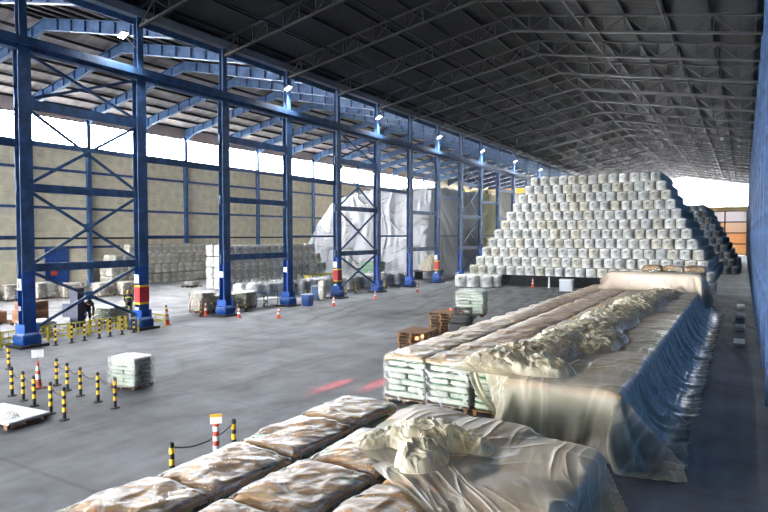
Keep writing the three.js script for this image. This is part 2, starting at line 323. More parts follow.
// ---------------------------------------------------------------- columns, crane beam, bracing
const NCOL = 17;
{
  const shaftGeo = (y0, y1, b, d) => merge([bx(d / 2 - 0.035, d / 2, y0, y1, -b / 2, b / 2), bx(-d / 2, -d / 2 + 0.035, y0, y1, -b / 2, b / 2), bx(-d / 2, d / 2, y0, y1, -0.02, 0.02)]);
  const low = shaftGeo(0.55, 3.3, 0.56, 0.40), mid = shaftGeo(3.3, 12.88, 0.56, 0.40), high = shaftGeo(13.45, roofY(CU) - 0.1, 0.34, 0.34);
  const ped = merge([rings([[0.12, 0.43, 0.43, 10], [0.5, 0.43, 0.43, 10], [0.62, 0.34, 0.34, 10]], 32)]);
  const gus = merge([-0.3, 0.3].map((s) => bx(-0.36, 0.36, 0.55, 1.0, s - 0.015, s + 0.015)));
  const plate = bx(-0.62, 0.62, 0, 0.12, -0.62, 0.62);
  const band = (y0, y1) => bx(-0.215, 0.215, y0, y1, -0.292, 0.292);
  const cone = { 1: 1, 4: 1, 7: 1, 10: 1 };
  for (let i = -1; i < NCOL; i++) {
    const o = thing('steel_column', '', 'column', [CU, 0, colW(i)], 0);
    part('lower_shaft', low, M.blueLow, o); part('shaft', mid, M.blue, o); part('upper_shaft', high, M.blue, o);
    part('pedestal', ped, M.blueLow, o); part('base_plate', plate, M.black, o);
    part('stiffener', gus, M.blueLow, o);
    if (cone[i]) {
      part('yellow_band', band(2.2, 2.3), M.yellow, o); part('red_band', band(1.4, 2.2), M.red, o); part('yellow_band', band(1.3, 1.4), M.yellow, o);
      part('notice', bx(-0.16, 0.16, 2.4, 2.85, -0.31, -0.292), M.white, o); part('notice', bx(-0.12, 0.12, 0.85, 1.15, -0.31, -0.292), M.white, o);
      tag(o, 'blue steel column with a red band edged in yellow', 'column', 'columns with red and yellow bands');
    } else if (i >= 0 && i < 4) {
      const nt = part('notice', bx(-0.15, 0.15, i ? 2.35 : 2.5, i ? 2.7 : 3.0, -0.31, -0.292), M.white, o);
      if (!i) { part('notice_print', bx(-0.09, -0.02, 2.58, 2.9, -0.314, -0.31), M.black, nt); part('notice_print', bx(0.02, 0.09, 2.58, 2.9, -0.314, -0.31), M.black, nt); part('number_tag', bx(-0.1, 0.1, 1.6, 1.8, -0.31, -0.292), M.grey, o); }
      tag(o, ['blue steel column with white number plate beside the yellow barrier', '', 'blue steel column with small white notice beside cones and wrapped sacks', 'blue steel column with small white notice beside the metal trolley'][i], 'column');
    } else tag(o, 'plain blue steel column without painted bands', 'column', 'plain blue columns');
    // gusset marks where the struts land
    for (const y of (i & 1 ? [10.65, 7, 3.45] : [10.65, 7, 3.45])) part('cleat', bx(-0.05, 0.05, y - 0.28, y + 0.28, -0.36, 0.36), M.blue, o);
  }
  // crane runway beam on the columns
  const b = struct('trim_1', null, null, 'long blue crane runway beam carried by the columns', 'beam');
  part('web', bx(CU - 0.03, CU + 0.03, 12.9, 13.42, WN, WF), M.blue, b);
  part('lower_flange', bx(CU - 0.2, CU + 0.2, 12.88, 12.92, WN, WF), M.blue, b);
  part('upper_flange', bx(CU - 0.25, CU + 0.25, 13.38, 13.44, WN, WF), M.blue, b);
  part('rail', bx(CU - 0.04, CU + 0.04, 13.44, 13.54, WN, WF), M.steelDark, b);
  part('walkway_edge', bx(CU + 0.22, CU + 0.27, 13.1, 13.4, WN, WF), M.blue, b);
  // bracing frame in each bay
  for (let i = -1; i < NCOL - 1; i++) {
    const a = colW(i) + 0.28, c = colW(i + 1) - 0.28, kind = ((i % 4) + 4) % 4;
    const o = thing('bay_bracing', '', 'bracing', [CU, 0, colW(i)]);
    const L = (x) => x - colW(i);
    const strut = (y, t, m) => part('strut', bx(-0.09, 0.09, y - t / 2, y + t / 2, L(a), L(c)), m, o);
    const diag = (y0, y1) => { part('diagonal', bar(V(0.03, y0, L(a)), V(0.03, y1, L(c)), 0.07, 0.13), M.blue, o); part('diagonal', bar(V(-0.05, y1, L(a)), V(-0.05, y0, L(c)), 0.07, 0.13), M.blue, o); part('gusset_plate', bx(-0.015, 0.015, (y0 + y1) / 2 - 0.2, (y0 + y1) / 2 + 0.2, L((a + c) / 2) - 0.2, L((a + c) / 2) + 0.2), M.blue, o); };
    if (kind === 0) {
      strut(10.62, 0.42, M.blue); strut(6.98, 0.36, M.blue); strut(3.45, 0.36, M.blue);
      diag(0.75, 3.25); diag(3.65, 6.8); diag(7.2, 10.4); part('diagonal', bar(V(0.03, 12.8, L(a)), V(0.03, 10.85, L(c)), 0.07, 0.13), M.blue, o); part('diagonal', bar(V(-0.05, 10.85, L(a)), V(-0.05, 12.8, L(c)), 0.07, 0.13), M.blue, o);
      tag(o, { 0: 'blue cross bracing beside the yellow barrier and packing area', 4: 'blue cross bracing before the white sheeted heap', 8: 'blue cross bracing before the yellowish sheeted heap', 12: 'blue cross bracing half hidden by the bag pyramid' }[i], 'bracing', 'cross-braced bays');
    } else if (kind === 2) {
      strut(10.7, 0.4, M.blue); strut(7.04, 0.34, M.blue); strut(3.54, 0.36, M.blue);
      tag(o, 'three blue horizontal struts between two columns', 'bracing', 'bays with three struts');
    } else {
      strut(8.85, 0.3, M.blue); strut(4.8, 0.14, M.blue);
      tag(o, 'two dark horizontal struts between two columns', 'bracing', 'bays with two struts');
    }
  }
}

// ---------------------------------------------------------------- roof steel of the main hall
{
  const first = thing('roof_truss', 'dark lattice roof truss spanning the main hall', 'truss', [0, 0, colW(-2)], 0, 'roof trusses of the main hall');
  const D = 1.05, NP = 12;
  for (const [a, b] of [[CU + 0.15, RIDGE], [RIDGE, RW - 0.1]]) {
    part('bottom_chord', bar(V(a, chordY(a) + 0.06, 0), V(b, chordY(b) + 0.06, 0), 0.16, 0.12), M.truss, first);
    part('top_chord', bar(V(a, chordY(a) + D, 0), V(b, chordY(b) + D, 0), 0.16, 0.12), M.truss, first);
    for (let k = 0; k <= NP; k++) {
      const u = a + (b - a) * k / NP, v = a + (b - a) * Math.min(NP, k + 1) / NP;
      if (!(k === NP && b !== RIDGE) && !(k === 0 && a === RIDGE)) part('web_post', bar(V(u, chordY(u) + 0.1, 0), V(u, chordY(u) + D - 0.05, 0), 0.07, 0.07), M.web, first);
      if (k < NP) { const up = (a < RIDGE) === (k % 2 === 0); part('web_diagonal', bar(V(up ? u : v, chordY(up ? u : v) + 0.1, 0), V(up ? v : u, chordY(up ? v : u) + D - 0.05, 0), 0.06, 0.06), M.web, first); }
    }
  }
  for (let i = -1; i < 27; i++) dup(first, [0, 0, colW(i)]);
  for (let k = 0; k <= 12; k++) {
    const u = CU + 0.6 + (RW - CU - 1.0) * k / 12, y = roofY(u) - 0.2;
    solo('roof_purlin', bx(u - 0.05, u + 0.05, y, y + 0.18, WN, WF), M.truss, 'long dark purlin running under the main hall roof', 'purlin', 'purlins of the main hall roof');
  }
  // flange braces that run from truss to truss along the bottom chords
  for (const u of [-22.4, -17.8, RIDGE, -8.5, -3.9]) solo('bottom_tie', bx(u - 0.04, u + 0.04, chordY(u) + 0.1, chordY(u) + 0.18, WN, WF), M.truss, 'thin tie running along the truss bottom chords', 'tie', 'ties along the truss bottom chords');
  // rafters of the side nave
  const rf = thing('roof_rafter', 'blue steel rafter spanning the side nave with plate stiffeners', 'rafter', [0, 0, 35.2 - BAY * 6], 0, 'rafters of the side nave');
  for (const [a, b] of [[LW + 0.05, LR], [LR, CU - 0.25]]) {
    const P = (u, dy) => V(u, raftY(u) + dy, 0);
    part('bottom_flange', bar(P(a, 0.02), P(b, 0.02), 0.32, 0.04), M.blue, rf);
    part('top_flange', bar(P(a, 0.78), P(b, 0.78), 0.32, 0.04), M.blue, rf);
    const sh = new THREE.Shape([new THREE.Vector2(a, raftY(a)), new THREE.Vector2(b, raftY(b)), new THREE.Vector2(b, raftY(b) + 0.78), new THREE.Vector2(a, raftY(a) + 0.78)]);
    const wg = new THREE.ExtrudeGeometry(sh, { depth: 0.024, bevelEnabled: false }); wg.translate(0, 0, -0.012);
    part('web', wg, M.blue, rf);
    for (let k = 1; k < 9; k++) { const u = a + (b - a) * k / 9; part('stiffener', bx(u - 0.01, u + 0.01, raftY(u) + 0.03, raftY(u) + 0.76, -0.15, 0.15), M.blue, rf); }
    if (a >= LR) continue;
    const e = a < LR ? a : b, s = a < LR ? 1 : -1;
    const hs = new THREE.Shape([new THREE.Vector2(e, raftY(e)), new THREE.Vector2(e + 2.0 * s, raftY(e + 2 * s)), new THREE.Vector2(e, raftY(e) - 0.55)]);
    const hg = new THREE.ExtrudeGeometry(hs, { depth: 0.1, bevelEnabled: false }); hg.translate(0, 0, -0.05); part('haunch', hg, M.blue, rf);
  }
  const vg = struct('trim_2', null, null, 'valley gutter and eave beam between the two naves', 'beam');
  part('eave_beam', bx(CU - 0.3, CU - 0.22, raftY(CU) - 0.1, raftY(CU) + 0.85, WN, WF), M.blue, vg);
  part('gutter', merge([bx(CU + 0.2, CU + 0.26, roofY(CU) - 0.75, roofY(CU) - 0.35, WN, WF), bx(CU - 0.2, CU + 0.26, roofY(CU) - 0.77, roofY(CU) - 0.74, WN, WF)]), M.grey, vg);
  for (let k = -5; k < 23; k++) dup(rf, [0, 0, 35.2 + BAY * k]);
  for (let k = 0; k < 8; k++) for (const s of [-1, 1]) {
    const u = LR + s * (0.4 + 1.85 * k), y = naveY(u) - 0.22;
    if (u < LW + 0.1 || u > CU - 0.1) continue;
    solo('nave_purlin', merge([bx(u - 0.03, u + 0.03, y, y + 0.2, WN, WF), bx(u - 0.08, u + 0.03, y, y + 0.03, WN, WF)]), M.steelDark, 'long purlin under the pale side nave roof', 'purlin', 'purlins of the side nave roof');
  }
}

// ---------------------------------------------------------------- floodlights on the columns
{
  const lens = std({ color: 0xffffff, emissive: lin(1, 1, 1), emissiveIntensity: 40 });
  for (const [i, dw] of [[1, -1.17], [3, -0.35], [5, -0.35], [7, -0.35], [9, -0.35], [11, -0.35], [13, -0.35]]) {
    const o = thing('floodlight', 'bright white floodlight on a bracket high up a column', 'floodlight', [CU + 0.35, 14.85, colW(i) + dw], 0, 'floodlights along the columns');
    const tilt = new THREE.Matrix4().makeRotationZ(0.5);
    const house = new RoundedBoxGeometry(0.46, 0.14, 0.36, 2, 0.03).applyMatrix4(tilt);
    part('housing', house, M.grey, o);
    const lg = new THREE.BoxGeometry(0.4, 0.02, 0.3).applyMatrix4(new THREE.Matrix4().makeTranslation(0, -0.085, 0)).applyMatrix4(tilt);
    part('lens', lg, lens, o);
    part('bracket', merge([bar(V(0, 0.05, 0), V(-0.33, -0.35, -dw - 0.15), 0.05, 0.05), bar(V(0, 0.05, 0.05), V(-0.33, 0.1, -dw - 0.15), 0.05, 0.05)]), M.grey, o);
    const s = new THREE.SpotLight(lin(0.93, 0.98, 1), 500, 0, 1.25, 0.6, 2); s.name = 'floodlight_beam';
    s.position.set(0.05, -0.12, 0); s.target.position.set(5, -9, 1.5); s.shadow.radius = 6; o.add(s, s.target);
    s.target.name = 'beam_target';
  }
}

// ================================================================ BULK BAGS
function bagGeo(sd, sq = 2.7, hgt = 0.93, seg = 20) {
  const R = 0.455, list = [[0, R * 0.97, R * 0.97, sq], [0.04, R * 1.02, R * 1.02, sq], [hgt * 0.3, R * 1.05, R * 1.05, sq - 0.4], [hgt * 0.6, R * 1.04, R * 1.04, sq - 0.4], [hgt * 0.86, R * 1.0, R * 1.0, sq], [hgt * 0.95, R * 0.9, R * 0.9, sq], [hgt * 0.99, R * 0.6, R * 0.6, 2.4], [hgt * 1.0, R * 0.2, R * 0.2, 2]];
  return rings(list, seg, (x, y, z, k) => { const q = 1 + 0.045 * N3(x * 3 + sd, y * 3, z * 3) + 0.02 * N3(x * 9 + sd, y * 4, z * 9); return [x * q + 0.05 * y * N3(sd, 1.5, 2), y * (1 + 0.05 * N3(x * 3, sd, z * 3)), z * q + 0.05 * y * N3(sd, 7.5, 2)]; });
}
const spoutGeo = (() => { const l = []; for (const [a, b] of [[-1, -1], [1, -1], [1, 1], [-1, 1]]) l.push(tube([new THREE.Vector3(a * 0.38, 0.8, b * 0.38), new THREE.Vector3(a * 0.36, 1.02, b * 0.30), new THREE.Vector3(a * 0.28, 1.1, b * 0.34), new THREE.Vector3(a * 0.34, 1.0, b * 0.39)], 0.022, 6, 4)); return merge(l); })();
const printGeo = (() => {   // printed mark, a patch that follows the bulge of the front
  const g = new THREE.PlaneGeometry(0.26, 0.2, 4, 2), p = g.attributes.position;
  for (let i = 0; i < p.count; i++) p.setXYZ(i, p.getX(i), p.getY(i) + 0.62, 0.478 - 0.25 * p.getX(i) ** 2);
  g.computeVertexNormals(); return g;
})();
const bagVar = [0, 1, 2, 3, 4].map((k) => bagGeo(3.7 * k + 1));
const bagMat = [M.bag, M.bag, M.bag, M.bagCream, M.bagGrey];
function bag(pos, turn, label, group, { sq, s = 1, print = true, loops = false, mat } = {}) {
  const v = Math.floor(rnd() * 5), o = thing(sq ? 'block_bag' : 'bulk_bag', label, 'bulk bag', pos, turn, group);
  o.scale.set(s, sq ? 1.045 : s * rr(0.97, 1.03), s);
  part('body', sq ? squareBag[v] : bagVar[v], mat ?? bagMat[Math.floor(rnd() * 5)], o);
  if (print && rnd() < 0.9) part('printed_mark', printGeo, M.print, o);
  if (loops) part('lifting_loops', spoutGeo, M.bag, o);
  return o;
}
const squareBag = [0, 1, 2, 3, 4].map((k) => bagGeo(2.3 * k + 40, 5.5, 0.94));

// great pyramid of bulk bags
{
  const P = 0.965, H = 0.905, u0 = -24.1, w0 = 57.0, rows = 11, n0 = 23;
  const G = 'bulk bags on the face of the great pyramid';
  const inner = [];
  for (let r = 0; r < rows; r++) {
    const n = n0 - r, y = 0.935 + r * H, uu = u0 + 0.48 + r * P / 2, ww = w0 + 0.48 + r * P / 2;
    for (let k = 0; k < n; k++) bag([uu + k * P + rr(-0.04, 0.04), y + rr(-0.015, 0.015), ww + rr(-0.06, 0.06)], rr(-0.14, 0.14), 'white bulk bag on the stepped face of the great bag pyramid', G);
    for (let d = 1; d < 6; d++) for (let k = 0; k < n; k++) if (d < 2 || k < 2 || k > n - 3 || r === rows - 1) inner.push([uu + k * P, y, ww + d * P]);
    for (let d = 6; d < 22 - r; d++) for (const k of [0, n - 1]) inner.push([uu + k * P, y, ww + d * P]);
  }
  for (let k = 0; k < n0; k++) { bag([u0 + 0.48 + k * P, 0, w0 + 0.5], rr(-0.1, 0.1), 'white bulk bag on the floor behind the black film skirt', 'floor layer of the great pyramid', { print: false }); inner.push([u0 + 0.48 + k * P, 0, w0 + 0.5 + P]); }
  const im = new THREE.InstancedMesh(bagGeo(77, 2.8, 0.93, 12), M.bagGrey, inner.length); im.name = 'inner_bulk_bags'; scene.add(im);
  inner.forEach(([u, y, w], i) => im.setMatrixAt(i, new THREE.Matrix4().makeRotationY(rr(-0.1, 0.1)).setPosition(u, y, -w)));
  tag(im, 'white bulk bags packed behind the face of the pyramid', 'bulk bags', null, 'stuff');
  // black film skirt in front of the bottom layer
  const g = new THREE.PlaneGeometry(15.2, 1, 180, 10), p = g.attributes.position, nrm = [];
  for (let i = 0; i < p.count; i++) { const x = p.getX(i), t = p.getY(i) + 0.5; p.setXYZ(i, x, 0.02 + t * 1.0, 0.45 * (1 - t) ** 1.5 + 0.08 * fbm(x * 1.2, t * 1.5, 3) + 0.03 * ridge(x * 2.2, t * 1.2, 6)); }
  g.computeVertexNormals(); g.translate(-12.9, 0, -(w0 - 0.45));
  M.tarpBlack.side = THREE.DoubleSide;
  solo('black_film_skirt', g, M.tarpBlack, 'glossy black plastic film hung along the foot of the bag pyramid', 'plastic film');
  // second heap beyond
  const in2 = [];
  for (let r = 0; r < 10; r++) for (let d = 0; d < 40 - r; d++) for (let k = 0; k < 3; k++) in2.push([-0.85 - r * 0.46 - k * P, r * H, 88 + r * 0.48 + d * P]);
  const shown = 30; let c = 0;
  const im2 = []; for (const q of in2) { const d = Math.round((q[2] - 88) / P), onFace = q[2] < 88 + Math.round(q[1] / H) * 0.48 + 0.3; if (onFace && c < shown) { c++; bag(q, rr(-0.12, 0.12), 'white bulk bag on the further heap beside the open end', 'bulk bags on the further heap'); } else im2.push(q); }
  const j = new THREE.InstancedMesh(bagGeo(78, 2.8, 0.93, 12), M.bagCream, im2.length); j.name = 'further_bulk_bags'; scene.add(j);
  im2.forEach(([u, y, w], i) => j.setMatrixAt(i, new THREE.Matrix4().makeRotationY(rr(-0.1, 0.1)).setPosition(u + rr(-0.05, 0.05), y, -w)));
  tag(j, 'long flank of bulk bags running back along the gangway', 'bulk bags', null, 'stuff');
  // seven bags standing alone on the floor by the pyramid
  for (const [u, w] of [[-23.1, 52.9], [-22.0, 53.1], [-20.75, 53.5], [-22.7, 54.1], [-21.6, 54.2], [-20.3, 54.4]]) bag([u, 0, w], rr(-0.2, 0.2), 'white bulk bag standing on the floor before the pyramid', 'loose bags before the pyramid', { s: 1.22, loops: true });
}
// side nave: stacks against the wall
{
  const P = 0.985, H = 1.0;
  for (let r = 0; r < 4; r++) {
    for (let k = 0; k < 15; k++) if (!(r === 3 && k < 2)) bag([-52.4, r * H, 36.3 + k * P + (r === 2 ? 0.4 : 0)], rr(-0.04, 0.04) + Math.PI / 2, 'cream block bag in the wall stack beyond the blue door', 'cream bags stacked along the wall', { sq: 1, print: false, s: 1.02, mat: M.bagCream });
    for (let k = 1; k < 2; k++) if (!(r === 3)) bag([-52.4 - k * P, r * H, 36.3 + (r === 2 ? 0.4 : 0)], rr(-0.04, 0.04), 'cream block bag in the wall stack beyond the blue door', 'cream bags stacked along the wall', { sq: 1, print: false, s: 1.02, mat: M.bagCream });
  }
  for (let r = 0; r < 4; r++) {
    const n = [15, 15, 14, 13][r];
    for (let k = 0; k < n; k++) bag([-39.9, r * H, 39.2 + k * P], rr(-0.04, 0.04) + Math.PI / 2, 'white block bag in the tall stack behind the loose bags', 'white bags stacked in the side nave', { sq: 1, print: rnd() < 0.5, s: 1.0, mat: rnd() < 0.5 ? M.bag : M.bagCream });
    for (let k = 1; k < 3; k++) bag([-39.9 - k * P, r * H, 39.2], rr(-0.04, 0.04), 'white block bag in the tall stack behind the loose bags', 'white bags stacked in the side nave', { sq: 1, print: false, mat: M.bag });
  }
  // loose row of bulk bags in front
  for (let k = 0; k < 17; k++) for (let d = 0; d < 2; d++) {
    if (k % 6 === 5 && d) continue;
    const w = 34.6 + k * 1.16, u = -32.6 + 0.18 * k - d * 1.25;
    bag([u + rr(-0.12, 0.12), 0, w + rr(-0.1, 0.1)], rr(-0.3, 0.3), 'white bulk bag in the loose row behind the columns', 'loose row of bags in the side nave', { s: 1.22, loops: true, mat: rnd() < 0.7 ? M.bag : M.bagGrey, print: rnd() < 0.4 });
  }
}

// ================================================================ SHEETED HEAPS in the side nave
function drape(name, label, prof, u0, u1, w0, w1, nu, nw, mat, sd) {
  // closed heap under sheeting: height from a profile, steep sides with vertical folds
  const pos = [], uv = [], idx = [];
  for (let j = 0; j <= nw; j++) for (let i = 0; i <= nu; i++) {
    const a = i / nu, b = j / nw; let u = u0 + (u1 - u0) * a, w = w0 + (w1 - w0) * b;
    let y = prof(u, w);
    const face = sstep(0, 1.5, y) * (1 - sstep(8, 10, y));
    const fold = 0.34 * ridge(u * 0.55 + sd, y * 0.12, w * 0.3) ** 2 + 0.16 * fbm(u * 1.5, y * 0.5, w * 1.5 + sd);
    w -= face * fold * 1.1; y = Math.max(0, y + 0.25 * fbm(u * 0.6 + sd, w * 0.6, 2) * sstep(0, 2, y) + 0.12 * ridge(u * 1.4, w * 1.4, sd) * sstep(0, 2, y));
    pos.push(u, y, -w); uv.push(u, w + y);
  }
  for (let j = 0; j < nw; j++) for (let i = 0; i < nu; i++) { const k = j * (nu + 1) + i; idx.push(k, k + 1, k + nu + 1, k + 1, k + nu + 2, k + nu + 1); }
  const g = new THREE.BufferGeometry(); g.setAttribute('position', new THREE.Float32BufferAttribute(pos, 3)); g.setAttribute('uv', new THREE.Float32BufferAttribute(uv, 2)); g.setIndex(idx); g.computeVertexNormals();
  return solo(name, g, mat, label, 'sheeted heap');
}
{
  const bigFold = foldT.clone(); bigFold.repeat.set(0.09, 0.11);
  const sheetW = phy({ color: srgb(160, 161, 164), roughness: 0.5, side: THREE.DoubleSide, bumpMap: bigFold, bumpScale: 0.5 });
  const sheetY = phy({ color: srgb(186, 180, 150), roughness: 0.5, side: THREE.DoubleSide, bumpMap: bigFold, bumpScale: 0.5 });
  drape('sheeted_heap', 'great heap under white plastic sheeting behind the loose bags', (u, w) => { const l = clamp(u < -46.4 ? (u + 52.4) / 6 * 0.85 : 0.85 + (u + 46.4) / 5 * 0.15, 0, 1), r = 1 - sstep(-31.3, -30.6, u), f = sstep(60.6, 64, w), b = 1 - sstep(84, 88, w); return 10.5 * Math.min(l, r) * Math.pow(f, 0.7) * b - 0.01; }, -53.6, -30.3, 60.2, 88.5, 140, 130, sheetW, 3);
  drape('sheeted_heap', 'tall heap under yellowish plastic sheeting beyond the white sheeted heap', (u, w) => { const l = sstep(-44, -43, u), r = 1 - sstep(-28.9, -28.2, u), f = sstep(76, 79, w), b = 1 - sstep(110, 114, w); return 11.0 * Math.min(l, r) * Math.pow(f, 0.7) * b - 0.01; }, -45, -28, 75.5, 114.5, 110, 130, sheetY, 8);
  // yellow overhead crane bridge
  const cr = thing('overhead_crane', 'yellow overhead crane bridge across the side nave with dark markings', 'crane', [0, 0, 108]);
  part('bridge_girder', bx(LW + 0.4, CU - 0.3, 12.6, 13.5, -0.35, 0.35), std({ color: srgb(232, 176, 60), roughness: 0.5 }), cr);
  part('end_carriage', bx(CU - 0.7, CU - 0.3, 12.4, 13.5, -1.6, 1.6), M.steelDark, cr); part('end_carriage', bx(LW + 0.4, LW + 0.8, 12.4, 13.5, -1.6, 1.6), M.steelDark, cr);
  for (const [u, n, m] of [[-44.6, 3, M.red], [-41.2, 3, M.black], [-38.6, 2, M.black], [-33.4, 3, M.black]]) for (let k = 0; k < n; k++) part('painted_mark', bx(u + k * 0.6, u + k * 0.6 + 0.35, 12.85, 13.25, -0.37, -0.35), m, cr);
}

// ================================================================ PALLET LOADS
const boardGeo = bx(-0.62, 0.62, 0.118, 0.14, -0.06, 0.06);
const bearerGeo = (() => {
  const l = [];
  for (const u of [-0.55, 0, 0.55]) { l.push(bx(u - 0.05, u + 0.05, 0.096, 0.118, -0.75, 0.75), bx(u - 0.05, u + 0.05, 0, 0.02, -0.75, 0.75)); for (const w of [-0.68, 0, 0.68]) l.push(bx(u - 0.05, u + 0.05, 0.02, 0.096, w - 0.07, w + 0.07)); }
  return merge(l);
})();
const boardW = [0, 1, 2, 3, 4, 5, 6].map((k) => -0.69 + k * 0.23);
const palletGeo = merge([bearerGeo, ...boardW.map((w) => boardGeo.clone().translate(0, 0, -w))]);   // one wooden pallet, 1.24 x 1.5
const sackT = (() => {
  const c = document.createElement('canvas'); c.width = 256; c.height = 128; const x = c.getContext('2d');
  x.fillStyle = '#a3a698'; x.fillRect(0, 0, 256, 128); x.fillStyle = '#2f6a38'; x.fillRect(0, 34, 150, 46); x.fillStyle = '#477f50'; x.fillRect(150, 40, 106, 30);
  x.fillStyle = '#c4c8bd'; for (let k = 0; k < 70; k++) x.fillRect(rnd() * 256, rnd() * 128, 6 + rnd() * 24, 2 + rnd() * 3);
  x.fillStyle = '#2f6a3c'; x.fillRect(30, 96, 180, 10);
  const t = new THREE.CanvasTexture(c); t.wrapS = t.wrapT = THREE.RepeatWrapping; t.colorSpace = THREE.SRGBColorSpace; t.repeat.set(1.7, 3.0); return t;
})();
M.sack = std({ map: sackT, roughness: 0.6 });
M.sackPlain = std({ color: srgb(176, 178, 166), roughness: 0.6, map: grime });
M.film = phy({ color: srgb(250, 250, 248), roughness: 0.22, transmission: 1, transmissionMap: streakT, thickness: 0, ior: 1.3, bumpMap: wrinkleH, bumpScale: 0.005, side: THREE.DoubleSide });
M.filmPale = phy({ color: srgb(238, 226, 208), roughness: 0.33, transmission: 0.8, transmissionMap: streakT, thickness: 0, ior: 1.35, bumpMap: wrinkleH, bumpScale: 0.004, side: THREE.DoubleSide });
M.filmHaze = phy({ color: srgb(244, 238, 230), roughness: 0.30, transmission: 0.98, transmissionMap: streakT, thickness: 0, ior: 1.28, bumpMap: wrinkleH, bumpScale: 0.004, side: THREE.DoubleSide });
M.cover = phy({ color: srgb(238, 229, 206), roughness: 0.32, transmission: 0.80, transmissionMap: coverT, thickness: 0, ior: 1.4, bumpMap: foldT, bumpScale: 0.06, side: THREE.DoubleSide });
M.bunch = phy({ color: srgb(228, 219, 190), roughness: 0.3, transmission: 0.68, transmissionMap: hazeT, thickness: 0, ior: 1.5, bumpMap: wrinkleH, bumpScale: 0.015, side: THREE.DoubleSide });
const sackGeo = [0, 1, 2].map((k) => pillow(0.50, 0.205, 0.62, 14, 5 + 3 * k)), sackTurn = [0, 1, 2].map((k) => pillow(0.62, 0.205, 0.50, 14, 15 + 3 * k));
const layerCells = [[[-0.34, -0.5, 1], [0.34, -0.5, 1], [-0.40, 0.17, 0], [0.0, 0.17, 0], [0.40, 0.17, 0]], [[-0.40, -0.42, 0], [0.0, -0.42, 0], [0.40, -0.42, 0], [-0.34, 0.3, 1], [0.34, 0.3, 1]]];
const LAY = 7, LH = 0.178;
function sackSpots() { const out = []; for (let k = 0; k < LAY; k++) for (const [x, z, t] of layerCells[k % 2]) out.push([x * 0.93, 0.14 + LH * (k + 0.5), z * (k % 2 ? 1 : 1) + (k % 2 ? 0.06 : 0.16), t]); return out; }
const stackMerged = [0, 1].map((v) => merge(sackSpots().map(([x, y, z, t], i) => { const g = (t ? sackTurn : sackGeo)[(i + v) % 3].clone(); g.translate(x, y, z); return g; })));
// cardboard cap, softly domed
const capGeo = [0, 1, 2, 3].map((v) => {
  const g = new RoundedBoxGeometry(1.30, 0.12, 1.57, 4, 0.055), t = new THREE.BoxGeometry(1.27, 0.1, 1.54, 20, 2, 24); metreUV(t);
  const p = t.attributes.position; for (let i = 0; i < p.count; i++) { let x = p.getX(i), y = p.getY(i), z = p.getZ(i); const e = Math.max(sstep(0.58, 0.635, Math.abs(x)), sstep(0.71, 0.77, Math.abs(z))); if (y > 0.04) y -= 0.045 * e * e; p.setXYZ(i, x + 0.012 * N3(x * 3 + v * 5, 2, z * 3), y + 1.395 + 0.045 * fbm(x * 1.7 + v * 9, 1, z * 1.7) - 0.10 * (x * x + 0.7 * z * z), z + 0.012 * N3(x * 3, 5, z * 3 + v)); }
  t.computeVertexNormals(); return t;
});
// stretch film shell, wrinkled; fine = more rings
function filmGeo(v, nx, ny, nz) {
  const W = 1.345, D = 1.615, H0 = 0.1, H1 = 1.468, H = H1 - H0, r = 0.085;
  const g = new THREE.BoxGeometry(W, H, D, nx, ny, nz); metreUV(g);
  const p = g.attributes.position, a = W / 2 - r, b = D / 2 - r, c = H / 2 - r, q = new THREE.Vector3();
  const kept = []; for (let i = 0; i < g.index.count; i += 3) { let low = true; for (let k = 0; k < 3; k++) if (p.getY(g.index.getX(i + k)) > -H / 2 + 1e-4) low = false; if (!low) kept.push(g.index.getX(i), g.index.getX(i + 1), g.index.getX(i + 2)); }
  for (let i = 0; i < p.count; i++) {
    let x = p.getX(i), y = p.getY(i), z = p.getZ(i);
    const ix = clamp(x, -a, a), iz = clamp(z, -b, b), iy = Math.min(y, c);
    q.set(x - ix, y - iy, z - iz); if (q.lengthSq() > 1e-9) q.normalize().multiplyScalar(r); x = ix + q.x; y = iy + q.y; z = iz + q.z;
    y += H / 2 + H0;
    const top = sstep(1.36, 1.44, y), side = 1 - top;
    const wr = 0.018 * Math.max(0, ridge(x * 1.1 + z * 0.9 + v * 7, y * 2, z * 1.3 - x * 1.2)) ** 4 + 0.006 * Math.max(0, ridge(x * 3.2 + z * 2 + 1.5 * N3(x, v, z), y * 2 + v, z * 0.9)) ** 6;
    const dome = 0.045 * fbm(x * 1.7 + (v % 4) * 9, 1, z * 1.7) - 0.10 * (x * x + 0.7 * z * z);
    const k = 1 + side * (wr + 0.010 * N3(x * 3 + v, y * 5, z * 3) + 0.006 * Math.sin(y * 35));
    p.setXYZ(i, x * k, y + top * (dome + wr * 1.3), z * k);
  }
  g.setIndex(kept); const uv = g.attributes.uv.clone(); g.computeVertexNormals();
  // one smooth skin: average the normals of vertices that share a place
  const n = g.attributes.normal, map = new Map(); const key = (i) => Math.round(p.getX(i) * 2000) + '_' + Math.round(p.getY(i) * 2000) + '_' + Math.round(p.getZ(i) * 2000);
  for (let i = 0; i < p.count; i++) { const h = key(i), m = map.get(h) ?? [0, 0, 0]; m[0] += n.getX(i); m[1] += n.getY(i); m[2] += n.getZ(i); map.set(h, m); }
  for (let i = 0; i < p.count; i++) { const m = map.get(key(i)), L = Math.hypot(...m) || 1; n.setXYZ(i, m[0] / L, m[1] / L, m[2] / L); }
  return g;
}
const filmFine = [0, 1, 2, 3].map((v) => filmGeo(v, 34, 26, 40)), filmCoarse = [4, 5, 6, 7].map((v) => filmGeo(v, 14, 10, 16));
